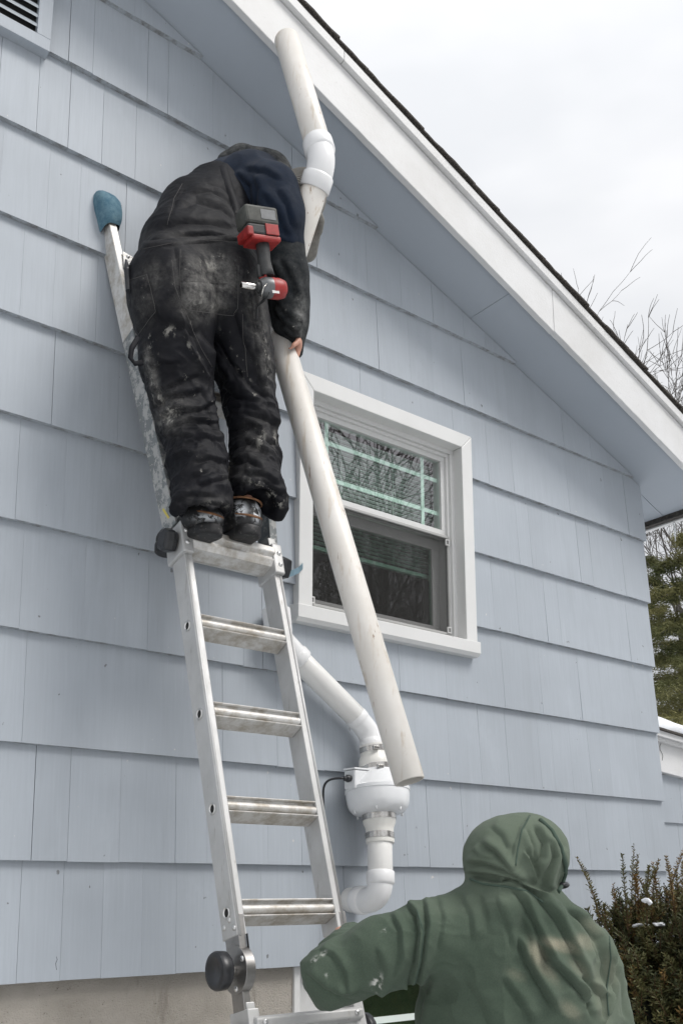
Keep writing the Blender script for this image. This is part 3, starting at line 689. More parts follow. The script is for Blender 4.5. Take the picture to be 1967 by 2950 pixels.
m = MB(); a_ = pts[0]; nn = (pts[1] - pts[0]).cross(V(0, 0, 1)).normalized(); 
if nn.dot(CAM - a_) < 0: nn = -nn
m.lathe(a_ * .55 + pts[1] * .45 + nn * .0014, nn, [(0, .0055), (.0008, .0055), (.0008, .001)], 14); m.build('screw_hole', M_DARK, strap)

# ------------------------------------------------------------------ ladder
LZ, LY, TB = 1.513, 2.250, math.tan(math.radians(15.0))
def ly(z): return LY + (z - LZ) * TB
UPL = V(0, math.sin(math.radians(15)), math.cos(math.radians(15)))    # along the ladder
OUT = V(0, -math.cos(math.radians(15)), math.sin(math.radians(15)))   # towards the climber
def lx(z): return 1.400 - (z - LZ) * .032                              # inner face of the left rail
def rx_(z): return 1.706 - (z - LZ) * .032
ladder = empty('folding_ladder', V(1.52, ly(0), 0), 'aluminium multi-position ladder with black lock knobs leaning on the blue siding', 'ladder')
RD = .075; RW = .029
def rail(name, mat, pz, x_of, w, depth, side, back=.0, bevel=.003):
    """box rail between heights; x_of gives its inner face"""
    m = MB(); z0, z1 = pz
    def P(z, dx, dy): return V(x_of(z) + dx, ly(z), z) + OUT * dy
    s = side
    vs_ = [P(z, dx * s, dy) for z in (z0, z1) for (dx, dy) in ((0, back), (w, back), (w, -depth), (0, -depth))]
    m.quadmesh(vs_, [(0, 1, 2, 3), (7, 6, 5, 4), (0, 4, 5, 1), (1, 5, 6, 2), (2, 6, 7, 3), (3, 7, 4, 0)])
    return m.build(name, mat, ladder, bevel=bevel)
# main (inner) section above the hinge
HZ = 1.425
rail('side_rail', M_ALU, (HZ, 2.70), lx, RW, RD, -1, .004); rail('side_rail', M_ALU, (HZ, 2.70), rx_, RW, RD, 1, .004)
for (xf, s) in ((lx, -1), (rx_, 1)):          # raised front bead on each rail
    m = MB(); m.tube([V(xf(z) + s * RW * .78, ly(z), z) + OUT * .0045 for z in (HZ, 2.68)], .0045, 8); m.build('rail_bead', M_ALU, ladder)
def rung(z, mat=M_ALU_DIRTY, x0=None, x1=None, name='rung'):
    c = V(0, ly(z), z); x0 = lx(z) if x0 is None else x0; x1 = rx_(z) if x1 is None else x1
    prof = []                                  # (out, up) profile: top tread lip, concave web, round nose, bottom tread lip
    prof += [(.002, .000), (.004, -.003), (.001, -.005), (-.010, -.006), (-.012, -.012)]
    for k in range(9):
        a = math.pi / 2 - math.pi * k / 8; prof.append((-.010 + .014 * math.cos(a), -.026 + .0125 * math.sin(a)))
    prof += [(-.012, -.042), (.004, -.0435), (.006, -.046), (.004, -.048), (-.052, -.062), (-.056, -.058), (-.056, -.004), (-.052, .003)]
    m = MB(); m.prism([V(x0, c.y, c.z) + OUT * o + UPL * u for o, u in prof], V(x1 - x0, 0, 0), True)
    return m.build(name, mat, ladder, sharp=28)
RZ = [1.518, 1.800, 2.079, 2.360]
for z in RZ:
    rung(z)
    for (xf, s) in ((lx, -1), (rx_, 1)):       # flared ferrules outside the rails
        zz = z - .028; c = V(xf(zz) + s * (RW + .0005), ly(zz), zz) - OUT * .034
        m = MB(); m.lathe(c, V(s, 0, 0), [(0, .0165), (.002, .0165), (.0035, .0145), (.002, .0115), (-.006, .0105)], 20); fe = m.build('rung_ferrule', M_RIVET, ladder, sharp=60)
        m = MB(); m.lathe(c, V(s, 0, 0), [(.0008, .0112), (.0009, .0001)], 16); m.build('ferrule_hole', M_DARK, fe)
# step where the upper section locks on, and the lock knobs
SZ = 2.645
m = MB()
def LP(x, z, o): return V(x, ly(z), z) + OUT * o
sx0, sx1 = lx(SZ) - .004, rx_(SZ) + .004
prof = [(.016, .012), (.026, .004), (.028, -.018), (.013, -.026), (.011, -.032), (.020, -.038), (.004, -.060), (-.05, -.066), (-.09, -.045), (-.10, .010)]
m.prism([V(sx0, ly(SZ), SZ) + OUT * o + UPL * u for o, u in prof], V(sx1 - sx0, 0, 0)); m.build('step', M_ALU_DIRTY, ladder, bevel=.004)
m = MB(); m.box(0, sx1 - sx0 + .01, -.108, .012, .0125, .018, frame(V(sx0 - .005, ly(SZ), SZ), V(1, 0, 0), OUT, UPL)); m.build('step_tread', M_BLKPL, ladder, bevel=.002)
for s, xf in ((-1, lx), (1, rx_)):
    bx = xf(SZ) + (.001 * s)
    M4 = frame(V(bx, ly(SZ), SZ), V(s, 0, 0), OUT, UPL)
    m = MB(); m.box(-.003, .036, -.088, .020, -.088, .026, M4); m.build('lock_sleeve', M_ALU, ladder, bevel=.005)
    for zz in (-.055, -.012):
        m = MB(); m.ball(M4 @ V(.02, .021, zz), (.008, .005, .008), 10, 6); m.build('rivet', M_RIVET, ladder)
    kc = M4 @ V(.040, -.028, -.03)
    m = MB(); K = frame(kc, V(s, 0, 0), OUT, UPL)
    pts8 = [(.045 * math.cos(a) * (.86 if k % 2 else 1), .045 * math.sin(a) * (.86 if k % 2 else 1)) for k, a in enumerate([2 * math.pi * i / 8 + .2 for i in range(8)])]
    vs_ = [K @ V(0, u * .8, w_ * .9) for u, w_ in pts8] + [K @ V(.018, u, w_) for u, w_ in pts8] + [K @ V(.038, u * .92, w_ * .95) for u, w_ in pts8] + [K @ V(.044, u * .6, w_ * .6) for u, w_ in pts8]
    f = [tuple(range(8))] + [(8 * r + i, 8 * r + (i + 1) % 8, 8 * r + 8 + (i + 1) % 8, 8 * r + 8 + i) for r in range(3) for i in range(8)] + [tuple(range(24, 32))]
    m.quadmesh(vs_, f); m.build('lock_knob', M_BLKPL, ladder, bevel=.004)
# upper flared section with its rungs
zt = 3.945
def lxu(z): return lx(2.6) - .004 - (z - 2.6) * .118
def rxu(z): return rx_(2.6) + .004 + (z - 2.6) * .09
rail('upper_rail', M_ALU_SPLAT, (2.672, 3.42), lxu, .030, .085, -1, -.006); rail('upper_rail', M_ALU_SPLAT, (2.672, 3.42), rxu, .030, .085, 1, -.006)
rail('upper_rail', M_ALU_DIRTY, (3.4202, zt), lxu, .030, .085, -1, -.006); rail('upper_rail', M_ALU_DIRTY, (3.4202, zt), rxu, .030, .085, 1, -.006)
m = MB(); zz = 2.735; m.quadmesh([LP(lxu(z) - .0306, z, o) for z, o in ((2.705, -.03), (2.705, -.040), (2.752, -.062), (2.752, -.052))], [(0, 1, 2, 3)]); m.build('yellow_sticker', M_YELLOW, ladder)
for z in (2.97, 3.26, 3.55):
    rung(z, M_ALU_DIRTY, lxu(z), rxu(z))
z = 3.745; rung(z, M_ALU_DIRTY, lxu(z), rxu(z))
for s, xf in ((-1, lxu), (1, rxu)):            # gusset plates of the top rung and foam covers
    M4 = frame(V(xf(z), ly(z), z), V(-s, 0, 0), OUT, UPL)
    m = MB(); m.prism([M4 @ V(-.006, .0, .012), M4 @ V(.065, .0, -.004), M4 @ V(.065, .0, -.062), M4 @ V(.02, .0, -.085), M4 @ V(-.006, .0, -.06)], OUT * .003); m.build('gusset_plate', M_ALU_DIRTY, ladder, bevel=.001)
    for q in ((.012, -.008), (.012, -.055), (.05, -.03)):
        m = MB(); m.ball(M4 @ V(q[0], .004, q[1]), (.007, .005, .007), 10, 6); m.build('rivet', M_RIVET, ladder)
    m = MB(); m.tube([M4 @ V(.0, -.045, .05), M4 @ V(.03, -.045, .03), M4 @ V(.085, -.045, -.01), M4 @ V(.10, -.045, -.03)], .012, 10); m.build('brace', M_ALU_DIRTY, ladder)
    # foam cover over the rail end
    zc = zt - .012; C4 = frame(V(xf(zc) + s * .015, ly(zc), zc) - OUT * .045, V(s, 0, 0), OUT, (UPL + V(s * .128, 0, 0)).normalized())
    m = MB()
    secs = [(h_ * 1.15, a_ * 1.28, b_ * 1.12, o_) for (h_, a_, b_, o_) in [(-.050, .026, .052, -.012), (-.04, .028, .058, -.008), (-.02, .032, .064, -.006), (.01, .037, .070, -.006), (.04, .039, .070, -.006), (.065, .036, .062, -.008), (.085, .028, .048, -.012), (.097, .014, .026, -.016), (.100, .002, .004, -.016)]]
    ring_n = 20; vs_ = []; 
    for (h, a, b, oy) in secs:
        for k in range(ring_n):
            th = 2 * math.pi * k / ring_n; ca, sa = math.cos(th), math.sin(th)
            pw = .55
            hx = h + (-.045 if (h < -.05 and sa < -.4) else 0) - (.012 * ca if h < -.03 else 0)
            vs_.append(C4 @ V(a * math.copysign(abs(ca) ** pw, ca), oy + b * math.copysign(abs(sa) ** pw, sa), hx))
    f = [(r * ring_n + k, r * ring_n + (k + 1) % ring_n, (r + 1) * ring_n + (k + 1) % ring_n, (r + 1) * ring_n + k) for r in range(len(secs) - 1) for k in range(ring_n)]
    m.quadmesh(vs_, f, True); m.build('foam_cover', M_FOAM, ladder)
# hinge, lower section and its step
for s, xf in ((-1, lx), (1, rx_)):
    hc = V(xf(1.35) + s * .016, ly(1.345), 1.345) - OUT * .028
    m = MB(); m.lathe(hc, V(s, 0, 0), [(-.010, .0), (-.010, .062), (.018, .062), (.018, .0)], 36); m.build('hinge_plate', M_HINGE, ladder, sharp=40, bevel=.001)
    m = MB(); m.box(-.008, .014, -.058, .012, -.02, .14, frame(hc + OUT * .022, V(s, 0, 0), OUT, UPL)); m.build('hinge_tongue', M_HINGE, ladder, bevel=.002)
    m = MB(); m.box(-.008, .014, -.05, .006, -.15, .02, frame(hc + OUT * .016, V(s, 0, 0), OUT, UPL)); m.build('hinge_tongue', M_HINGE, ladder, bevel=.002)
    m = MB(); m.box(-.010, -.0082, .012, .020, -.04, .085, frame(hc + OUT * .022, V(s, 0, 0), OUT, UPL)); m.build('hinge_slot', M_BLKPL, ladder)
    for q in ((.045, .02), (-.035, .03), (.0, -.048), (.02, .105), (-.03, .115), (.0, .13)):
        m = MB(); m.ball(hc + V(s * (.0185 if q[1] < .06 else .0165), 0, 0) + OUT * (q[0] - (0 if q[1] < .06 else .0)) + UPL * q[1], (.0045, .008, .008), 10, 6); m.build('rivet', M_RIVET, ladder)
    sp = MB(); sp.lathe(hc + V(s * .018, 0, 0), V(s, 0, 0), [(i * .0022, .0135 if i % 2 else .0115) for i in range(13)], 18); sp.build('hinge_spring', M_STEEL, ladder)
    kn = MB(); kn.lathe(hc + V(s * .044, 0, 0), V(s, 0, 0), [(0, .0), (0, .044), (.006, .0495), (.028, .0505), (.034, .047), (.036, .036), (.033, .030), (.032, .0)], 28); kn.build('hinge_knob', M_BLKPL, ladder, sharp=40)
    def lxl(z, xf=xf, s=s): return xf(z) + s * .002
    rail('lower_rail', M_ALU, (1.06, 1.262), lxl, .026, .06, s, -.002)
    def lxo(z, xf=xf, s=s): return xf(z) - s * .0 + s * (1.25 - z) * .02
    rail('outer_rail', M_ALU, (.02, 1.245), lxo, .034, .082, s, .010)
    kc = V(lxo(1.168) + s * .036, ly(1.168), 1.168) - OUT * .03
    m = MB(); m.lathe(kc, V(s, 0, 0), [(0, .0), (0, .038), (.008, .048), (.026, .046), (.034, .036), (.035, .0)], 14); kb = m.build('lock_knob', M_BLKPL, ladder, sharp=30, bevel=.003)
    K = frame(kc + V(s * .0356, 0, 0), V(s, 0, 0), OUT, UPL); m = MB()
    arr = [K @ V(0, .022 * math.cos(a), .022 * math.sin(a)) for a in [math.radians(x) for x in range(-20, 111, 13)]]; arr2 = [K @ V(0, .012 * math.cos(a), .012 * math.sin(a)) for a in [math.radians(x) for x in range(-20, 111, 13)]]
    n_ = len(arr); m.quadmesh(arr + arr2, [(i, i + 1, n_ + i + 1, n_ + i) for i in range(n_ - 1)])
    m.quadmesh([K @ V(0, -.004, .031), K @ V(0, -.010, .005), K @ V(0, -.022, .014)], [(0, 1, 2)]); m.build('yellow_arrow', M_YELLOW, kb)
    m = MB(); m.box(-.02, .035, -.06, .05, -.012, .02, Matrix.Translation(V(lxo(.0), ly(0) + .02, .012))); m.build('foot', M_BLKPL, ladder, bevel=.006)
SZ2 = 1.225; a0, a1 = lx(SZ2) + .0, rx_(SZ2) - .0
m = MB(); m.prism([V(a0 - .02, ly(SZ2), SZ2) + OUT * o + UPL * u for o, u in [(.012, .0), (.026, -.006), (.024, -.03), (.006, -.036), (.004, -.095), (-.08, -.10), (-.09, -.01)]], V(a1 - a0 + .04, 0, 0)); m.build('step', M_ALU, ladder, bevel=.005)
for xx in (a0 + .004, a1 - .004):
    m = MB(); m.ball(V(xx, ly(SZ2), SZ2) + OUT * .0265 + UPL * -.017, (.008, .005, .008), 12, 8); m.build('rivet', M_RIVET, ladder)
for z in (.28, .57, .86): rung(z, M_ALU_DIRTY, lxo(z) - (lxo(z) - lx(z)), rx_(z))
# ------------------------------------------------------------------ implicit-surface tools for figures and clothing
from mathutils.bvhtree import BVHTree
def A(v): return np.array(v, dtype=np.float64)
def capsule(P, a, b, ra, rb, flat=None, k=1.0):
    """tapered capsule; flat = direction squashed to k of its radius"""
    a, b = A(a), A(b); ab = b - a; L2 = max(ab @ ab, 1e-12)
    t = np.clip(((P - a) @ ab) / L2, 0, 1)
    q = P - (a + t[:, None] * ab)
    if flat is not None:
        f = A(flat); f = f / np.linalg.norm(f); q = q + np.outer(q @ f, f) * (1 / k - 1)
    d = np.sqrt((q * q).sum(1)) - (ra + (rb - ra) * t)
    return d
def ellip(P, c, r, R=None):
    q = P - A(c)
    if R is not None: q = q @ A(R)          # columns of R: local axes
    r = A(r); k0 = np.sqrt(((q / r) ** 2).sum(1)); k1 = np.sqrt(((q / (r * r)) ** 2).sum(1)) + 1e-9
    return k0 * (k0 - 1) / k1
def smin(a, b, k):
    h = np.clip(.5 + .5 * (b - a) / k, 0, 1)
    return b + (a - b) * h - k * h * (1 - h)
def smax(a, b, k): return -smin(-a, -b, k)
def chain(P, pts, rad, k=.03, flat=None, fk=1.0):
    d = None
    for i in range(len(pts) - 1):
        c = capsule(P, pts[i], pts[i + 1], rad[i], rad[i + 1], flat, fk)
        d = c if d is None else smin(d, c, k)
    return d
def surface_nets(fn, lo, hi, h):
    lo, hi = A(lo), A(hi); n = np.ceil((hi - lo) / h).astype(int) + 1
    ax = [lo[i] + h * np.arange(n[i]) for i in range(3)]
    K = 4; cn = (n + K - 1) // K + 1                       # coarse pass first, then only the band near the surface
    cx = [lo[i] + h * (K * np.arange(cn[i])) for i in range(3)]
    CP = np.stack(np.meshgrid(*cx, indexing='ij'), -1).reshape(-1, 3)
    CF = np.concatenate([fn(CP[i:i + 300000]) for i in range(0, len(CP), 300000)]).reshape(cn)
    idx3 = [np.minimum((np.arange(n[i]) + K // 2) // K, cn[i] - 1) for i in range(3)]
    F = CF[np.ix_(*idx3)].astype(np.float32)
    band = np.argwhere(np.abs(F) < K * h * 1.9)
    bp = lo + band * h
    vals = np.concatenate([fn(bp[i:i + 300000]) for i in range(0, len(bp), 300000)])
    F[band[:, 0], band[:, 1], band[:, 2]] = vals
    S = F < 0
    c = [S[i:n[0] - 1 + i, j:n[1] - 1 + j, k:n[2] - 1 + k] for i in (0, 1) for j in (0, 1) for k in (0, 1)]
    cnt = sum(x.astype(np.int8) for x in c); act = (cnt > 0) & (cnt < 8)
    idx = -np.ones(act.shape, dtype=np.int64); cells = np.argwhere(act); idx[act] = np.arange(len(cells))
    acc = np.zeros((len(cells), 3)); num = np.zeros(len(cells))
    corners = [(i, j, k) for i in (0, 1) for j in (0, 1) for k in (0, 1)]
    val = {o: F[cells[:, 0] + o[0], cells[:, 1] + o[1], cells[:, 2] + o[2]] for o in corners}
    for o in corners:
        for ax_ in range(3):
            if o[ax_]: continue
            o2 = list(o); o2[ax_] = 1; o2 = tuple(o2)
            a, b = val[o], val[o2]; m = (a < 0) != (b < 0)
            t = np.where(m, a / np.where(m, a - b, 1), 0)
            p = np.array(o, float)[None].repeat(len(cells), 0); p[:, ax_] += t
            acc[m] += p[m]; num[m] += 1
    verts = lo + (cells + acc / num[:, None]) * h
    quads = []
    for ax_ in range(3):
        sl0 = [slice(None)] * 3; sl1 = [slice(None)] * 3; sl0[ax_] = slice(0, -1); sl1[ax_] = slice(1, None)
        E_ = S[tuple(sl0)] != S[tuple(sl1)]
        e = np.argwhere(E_)
        u, v = [(1, 2), (2, 0), (0, 1)][ax_]
        ok = (e[:, u] > 0) & (e[:, v] > 0) & (e[:, u] < n[u] - 1) & (e[:, v] < n[v] - 1); e = e[ok]
        q = []
        for du, dv in ((0, 0), (1, 0), (1, 1), (0, 1)):
            w = e.copy(); w[:, u] -= du; w[:, v] -= dv; q.append(idx[w[:, 0], w[:, 1], w[:, 2]])
        q = np.stack(q, 1); inside = S[e[:, 0], e[:, 1], e[:, 2]]
        q[~inside] = q[~inside][:, ::-1]; quads.append(q)
    quads = np.concatenate(quads); quads = quads[(quads >= 0).all(1)]
    return verts, quads
def vnormals(v, q):
    nrm = np.cross(v[q[:, 2]] - v[q[:, 0]], v[q[:, 3]] - v[q[:, 1]])
    N = np.zeros_like(v)
    for i in range(4): np.add.at(N, q[:, i], nrm)
    return N / (np.linalg.norm(N, axis=1)[:, None] + 1e-12)
def relax(v, q, it=2, lam=.5):
    for _ in range(it):
        s = np.zeros_like(v); c = np.zeros(len(v))
        for i in range(4):
            a, b = q[:, i], q[:, (i + 1) % 4]
            np.add.at(s, a, v[b]); np.add.at(s, b, v[a]); np.add.at(c, a, 1); np.add.at(c, b, 1)
        v = v + lam * (s / np.maximum(c, 1)[:, None] - v)
    return v
def proj(v):
    d = v - A(CAM); dep = d @ A(FWD)
    return np.stack([(PPX + FOC * (d @ A(RIGHT)) / dep) / SC, (PPY - FOC * (d @ A(UPV)) / dep) / SC], 1)
def seg_sd(uv, a, b):
    """distance to a segment and signed side, parameter"""
    a, b = A(a), A(b); ab = b - a; L = np.linalg.norm(ab)
    t = np.clip(((uv - a) @ ab) / (L * L), 0, 1); q = uv - (a + t[:, None] * ab)
    side = (ab[0] * (uv[:, 1] - a[1]) - ab[1] * (uv[:, 0] - a[0])) / L
    return np.linalg.norm(q, axis=1), side, t
def fold_field(v, N, folds, gain=1.0):
    """cloth folds: (points, half width, height in mm, [crease side]) drawn where the photograph shows them"""
    uv = proj(v); view = A(CAM) - v; view /= np.linalg.norm(view, axis=1)[:, None]
    face = np.clip(((N * view).sum(1) + .15) / .4, 0, 1)
    h = np.zeros(len(v))
    for fo in folds:
        pts, w, amp = fo[:3]; sgn = fo[3] if len(fo) > 3 else 1
        bd = np.full(len(v), 1e9); bs = np.zeros(len(v)); bt = np.zeros(len(v)); n = len(pts) - 1
        lo = A(pts).min(0) - 4 * w; hi = A(pts).max(0) + 4 * w
        m = ((uv > lo) & (uv < hi)).all(1)
        if not m.any(): continue
        u = uv[m]; d0, s0, t0 = bd[m], bs[m], bt[m]
        for i in range(n):
            d, s, t = seg_sd(u, pts[i], pts[i + 1]); k = d < d0
            d0 = np.where(k, d, d0); s0 = np.where(k, s, s0); t0 = np.where(k, (i + t) / n, t0)
        env = np.clip(np.minimum(t0, 1 - t0) * 5 + .12, 0, 1); env = env * env * (3 - 2 * env)
        s = np.copysign(d0, s0 * sgn)
        wl_ = np.where(s < 0, 1.7 * w, .75 * w); prof = np.exp(-(s / wl_) ** 2) - .8 * np.exp(-np.abs(s - 1.15 * w) / (.42 * w))
        h[m] += amp * .001 * prof * env
    return h * face * gain
def vnoise(P, scale, seed=0):
    """cheap smooth value noise (trilinear) in -1..1"""
    Q = P * scale; I = np.floor(Q).astype(np.int64); f = Q - I; f = f * f * (3 - 2 * f)
    def hsh(a, b, c):
        n = (a * 374761393 + b * 668265263 + c * 2147483647 + seed * 144269504) & 0x7fffffff
        n = ((n ^ (n >> 13)) * 1274126177) & 0x7fffffff
        return ((n ^ (n >> 16)) & 0xffff) / 32767.5 - 1
    r = 0
    for i in (0, 1):
        for j in (0, 1):
            for k in (0, 1):
                w = (f[:, 0] if i else 1 - f[:, 0]) * (f[:, 1] if j else 1 - f[:, 1]) * (f[:, 2] if k else 1 - f[:, 2])
                r = r + w * hsh(I[:, 0] + i, I[:, 1] + j, I[:, 2] + k)
    return r
def ridged(P, scale, seed=0): return (1 - np.abs(vnoise(P, scale, seed))) ** 2
def blob(uv, x, y, rx, ry, ang=0):
    c, s = math.cos(math.radians(ang)), math.sin(math.radians(ang)); dx, dy = uv[:, 0] - x, uv[:, 1] - y
    a = (dx * c + dy * s) / rx; b = (-dx * s + dy * c) / ry
    return np.exp(-(a * a + b * b) ** 1.5)
def cloth_obj(name, v, q, mat, parent, attrs=None):
    me = bpy.data.meshes.new(name); me.vertices.add(len(v)); me.vertices.foreach_set('co', v.astype(np.float32).ravel())
    me.loops.add(len(q) * 4); me.loops.foreach_set('vertex_index', q.astype(np.int32).ravel())
    me.polygons.add(len(q)); me.polygons.foreach_set('loop_start', np.arange(0, len(q) * 4, 4, dtype=np.int32)); me.polygons.foreach_set('use_smooth', np.ones(len(q), bool))
    me.update(calc_edges=True); me.materials.append(mat)
    for k, a in (attrs or {}).items():
        at = me.attributes.new(k, 'FLOAT', 'POINT'); at.data.foreach_set('value', a.astype(np.float32))
    o = bpy.data.objects.new(name, me); COL.objects.link(o)
    if parent is not None: adopt(o, parent)
    return o
def subdiv(v, q):
    e = np.sort(np.concatenate([q[:, [i, (i + 1) % 4]] for i in range(4)]), axis=1); nv = len(v)
    key, inv = np.unique(e[:, 0].astype(np.int64) * nv + e[:, 1], return_inverse=True)
    em = (v[key // nv] + v[key % nv]) / 2; inv = inv.reshape(4, -1) + nv; fc = v[q].mean(1); fi = nv + len(em) + np.arange(len(q))
    nq = np.concatenate([np.stack([q[:, i], inv[i], fi, inv[(i - 1) % 4]], 1) for i in range(4)])
    return np.concatenate([v, em, fc]), nq
def garment(name, fn, lo, hi, h, mat, parent, folds=(), extra=None, attrs=None, sm=2, sub=0):
    v, q = surface_nets(fn, lo, hi, h); v = relax(v, q, sm, .5)
    for _ in range(sub): v, q = subdiv(v, q); v = relax(v, q, 2, .5)
    N = vnormals(v, q)
    d = fold_field(v, N, folds)
    if extra is not None: d = d + extra(v, N)
    v = v + N * d[:, None]
    v = relax(v, q, 1, .3)
    o = cloth_obj(name, v, q, mat, parent, attrs(v, N) if attrs else None)
    return o, v, q
def make_bvh(v, q): return BVHTree.FromPolygons([tuple(p) for p in v], [tuple(int(i) for i in f) for f in q])
def cast(bvhs, x, y):
    best = None; r = ray(x, y).normalized()
    for b in (bvhs if isinstance(bvhs, (list, tuple)) else [bvhs]):
        loc, nor, i, dist = b.ray_cast(CAM, r)
        if loc is not None and (best is None or dist < best[2]): best = (loc, nor, dist)
    return best
def patch(bvh, poly, name, mat, parent, off=.004, n=10, m_=10, attrs=None, edge=.7):
    """a piece of cloth lying on a garment: poly = 4 corners in photo coordinates (clockwise from top left)"""
    c = [A(p) for p in poly]; G = []
    for j in range(m_ + 1):
        for i in range(n + 1):
            s, t = i / n, j / m_
            p = (c[0] * (1 - s) + c[1] * s) * (1 - t) + (c[3] * (1 - s) + c[2] * s) * t
            G.append(p)
    pts = []; last = None; nn = []
    for p in G:
        h = cast(bvh, p[0], p[1])
        if h is None: pts.append(None); nn.append(None)
        else: pts.append(h[0]); nn.append(h[1])
    med = [x for x in pts if x is not None]
    if not med: return None
    for k in range(len(pts)):
        if pts[k] is None:
            j = min((i for i in range(len(pts)) if pts[i] is not None), key=lambda i: (G[i] - G[k]) @ (G[i] - G[k])); pts[k] = pts[j].copy(); nn[k] = nn[j]
    vs_ = []; 
    for k in range(len(pts)):
        i, j = k % (n + 1), k // (n + 1); e = min(i, n - i, j, m_ - j)
        vs_.append(pts[k] + nn[k] * (off if e > 0 else -.003))
    m = MB(); m.quadmesh(vs_, [(j * (n + 1) + i, (j + 1) * (n + 1) + i, (j + 1) * (n + 1) + i + 1, j * (n + 1) + i + 1) for j in range(m_) for i in range(n)], True)
    o = m.build(name, mat, parent, fix=False); return o
def cord(bvh, pl, r, name, mat, parent, lift=.0, seg=6, sub=6):
    pts = []
    for a, b in zip(pl[:-1], pl[1:]):
        for k in range(sub):
            t = k / sub; h = cast(bvh, a[0] + (b[0] - a[0]) * t, a[1] + (b[1] - a[1]) * t)
            if h: pts.append(h[0] + h[1] * lift)
    if len(pts) < 2: return None
    m = MB(); m.tube(pts, r, seg); return m.build(name, mat, parent, fix=False)
# ---- hands: palm and five separate fingers
def hand_sdf(P, wrist, M3, side=1, curl=.9, s=1.0):
    """M3 columns: x = across the palm (thumb side), y = along the fingers, z = back of the hand"""
    w = A(wrist); R_ = A(M3)
    def L(x, y, z): return w + R_ @ (A((x, y, z)) * s)
    d = capsule(P, L(0, -.02, 0), L(0, .03, 0), .027 * s, .032 * s, R_[:, 2], .7)
    d = smin(d, capsule(P, L(-.022, .05, 0), L(.022, .05, 0), .024 * s, .024 * s, R_[:, 2], .62), .02)
    d = smin(d, capsule(P, L(-.026, .082, 0), L(.026, .085, 0), .017 * s, .018 * s, R_[:, 2], .72), .02)
    for i, (x, ln) in enumerate(((.030, .070), (.010, .078), (-.011, .073), (-.030, .057))):
        p0 = (x, .085, 0); a = curl * (.55 + .05 * i)
        p1 = (x * 1.05, .085 + ln * .48 * math.cos(a), -ln * .48 * math.sin(a)); a2 = a + curl * .75
        p2 = (x * 1.05, p1[1] + ln * .32 * math.cos(a2), p1[2] - ln * .32 * math.sin(a2)); a3 = a2 + curl * .5
        p3 = (x * 1.05, p2[1] + ln * .24 * math.cos(a3), p2[2] - ln * .24 * math.sin(a3))
        f = chain(P, [L(*p0), L(*p1), L(*p2), L(*p3)], [.0098 * s, .0090 * s, .0082 * s, .0070 * s], .004)
        d = smin(d, f, .006)
    th = chain(P, [L(.026, .012, -.006), L(.048, .040, -.022), L(.052, .066, -.040), L(.044, .086, -.052)], [.0125 * s, .0115 * s, .0102 * s, .0085 * s], .006)
    return smin(d, th, .012)
# ------------------------------------------------------------------ cloth, leather, skin materials
def attr(t, name):
    a = t.new('ShaderNodeAttribute'); a.attribute_name = name; return a.outputs['Fac']
def fabric(name, col, dust=(.30, .28, .25), weave=900, rough=.9, sheen=.15, splat=True, bumps=.25, var=.25):
    t = NT(name)
    c = t.mix(t.ramp(t.noise(9, 4, .6), [(.3, 0), (.7, 1)]), tuple(x * (1 - var) for x in col), tuple(x * (1 + var) for x in col))
    da = attr(t, 'dust')
    dn = t.noise(26, 6, .72); dn2 = t.noise(90, 4, .7)
    f = t.math('MULTIPLY', da, t.math('MULTIPLY', t.ramp(dn, [(.36, .12), (.64, 1)]), t.ramp(dn2, [(.3, .45), (.65, 1)])), True)
    c = t.mix(f, c, dust)
    if splat:
        sa = attr(t, 'splat'); sn = t.math('MULTIPLY', t.ramp(t.noise(52, 5, .72), [(.655, 0), (.70, 1)]), t.ramp(t.noise(7, 3, .6), [(.46, 0), (.58, 1)]))
        c = t.mix(t.math('MULTIPLY', sa, sn, True), c, (.58, .56, .51))
        sm_ = t.ramp(t.noise(34, 6, .75, stretch=(1, 1, .55), rot=(0, .5, 0)), [(.52, 0), (.575, 1)])
        c = t.mix(t.math('MULTIPLY', t.math('MULTIPLY', attr(t, 'smear'), .62), sm_, True), c, (.50, .485, .44))
    n = t.bump(t.noise(weave, 2, .5), bumps, .0006)
    n = t.bump(t.noise(48, 4, .6), .35, .003, n)
    return t.set(color=c, rough=rough, sheen=sheen, normal=n, spec=.16)
M_DUCK = fabric('black_duck_canvas', (.0044, .0047, .0072), dust=(.185, .18, .17), sheen=.0, rough=.62)
M_NAVY = fabric('navy_jersey', (.008, .0145, .029), dust=(.1, .1, .1), weave=1300, splat=False, sheen=.05)
M_BLACKFLEECE = fabric('black_sweatshirt', (.0065, .009, .0115), dust=(.3, .3, .29), weave=1300, sheen=.04)
M_STITCH = plain('grey_stitching', (.075, .072, .07), .9, var=.2)
M_SKIN = plain('skin', (.55, .29, .21), .5, var=.1, scale=30, bump=.1, bscale=150)
t = NT('grey_ribbed_knit')
wv = t.new('ShaderNodeTexWave'); wv.wave_type = 'BANDS'; wv.bands_direction = 'DIAGONAL'; wv.inputs['Scale'].default_value = 70; wv.inputs['Distortion'].default_value = .6
t.l.new(t.tc.outputs['Object'], wv.inputs['Vector'])
M_KNIT = t.set(color=t.mix(wv.outputs[0], (.20, .19, .175), (.40, .38, .345)), rough=.95, normal=t.bump(wv.outputs[0], .8, .003))
M_GLOVE = plain('grey_work_glove', (.22, .21, .19), .9, var=.25, scale=40, bump=.4, bscale=120)
t = NT('black_rubber_boot')
c = t.mix(t.ramp(t.noise(60, 4, .7), [(.58, 0), (.66, 1)]), (.012, .012, .013), (.10, .095, .09))
c = t.mix(t.math('MULTIPLY', attr(t, 'snow'), t.ramp(t.noise(45, 4, .7), [(.46, 0), (.54, 1)]), True), c, (.74, .77, .80))
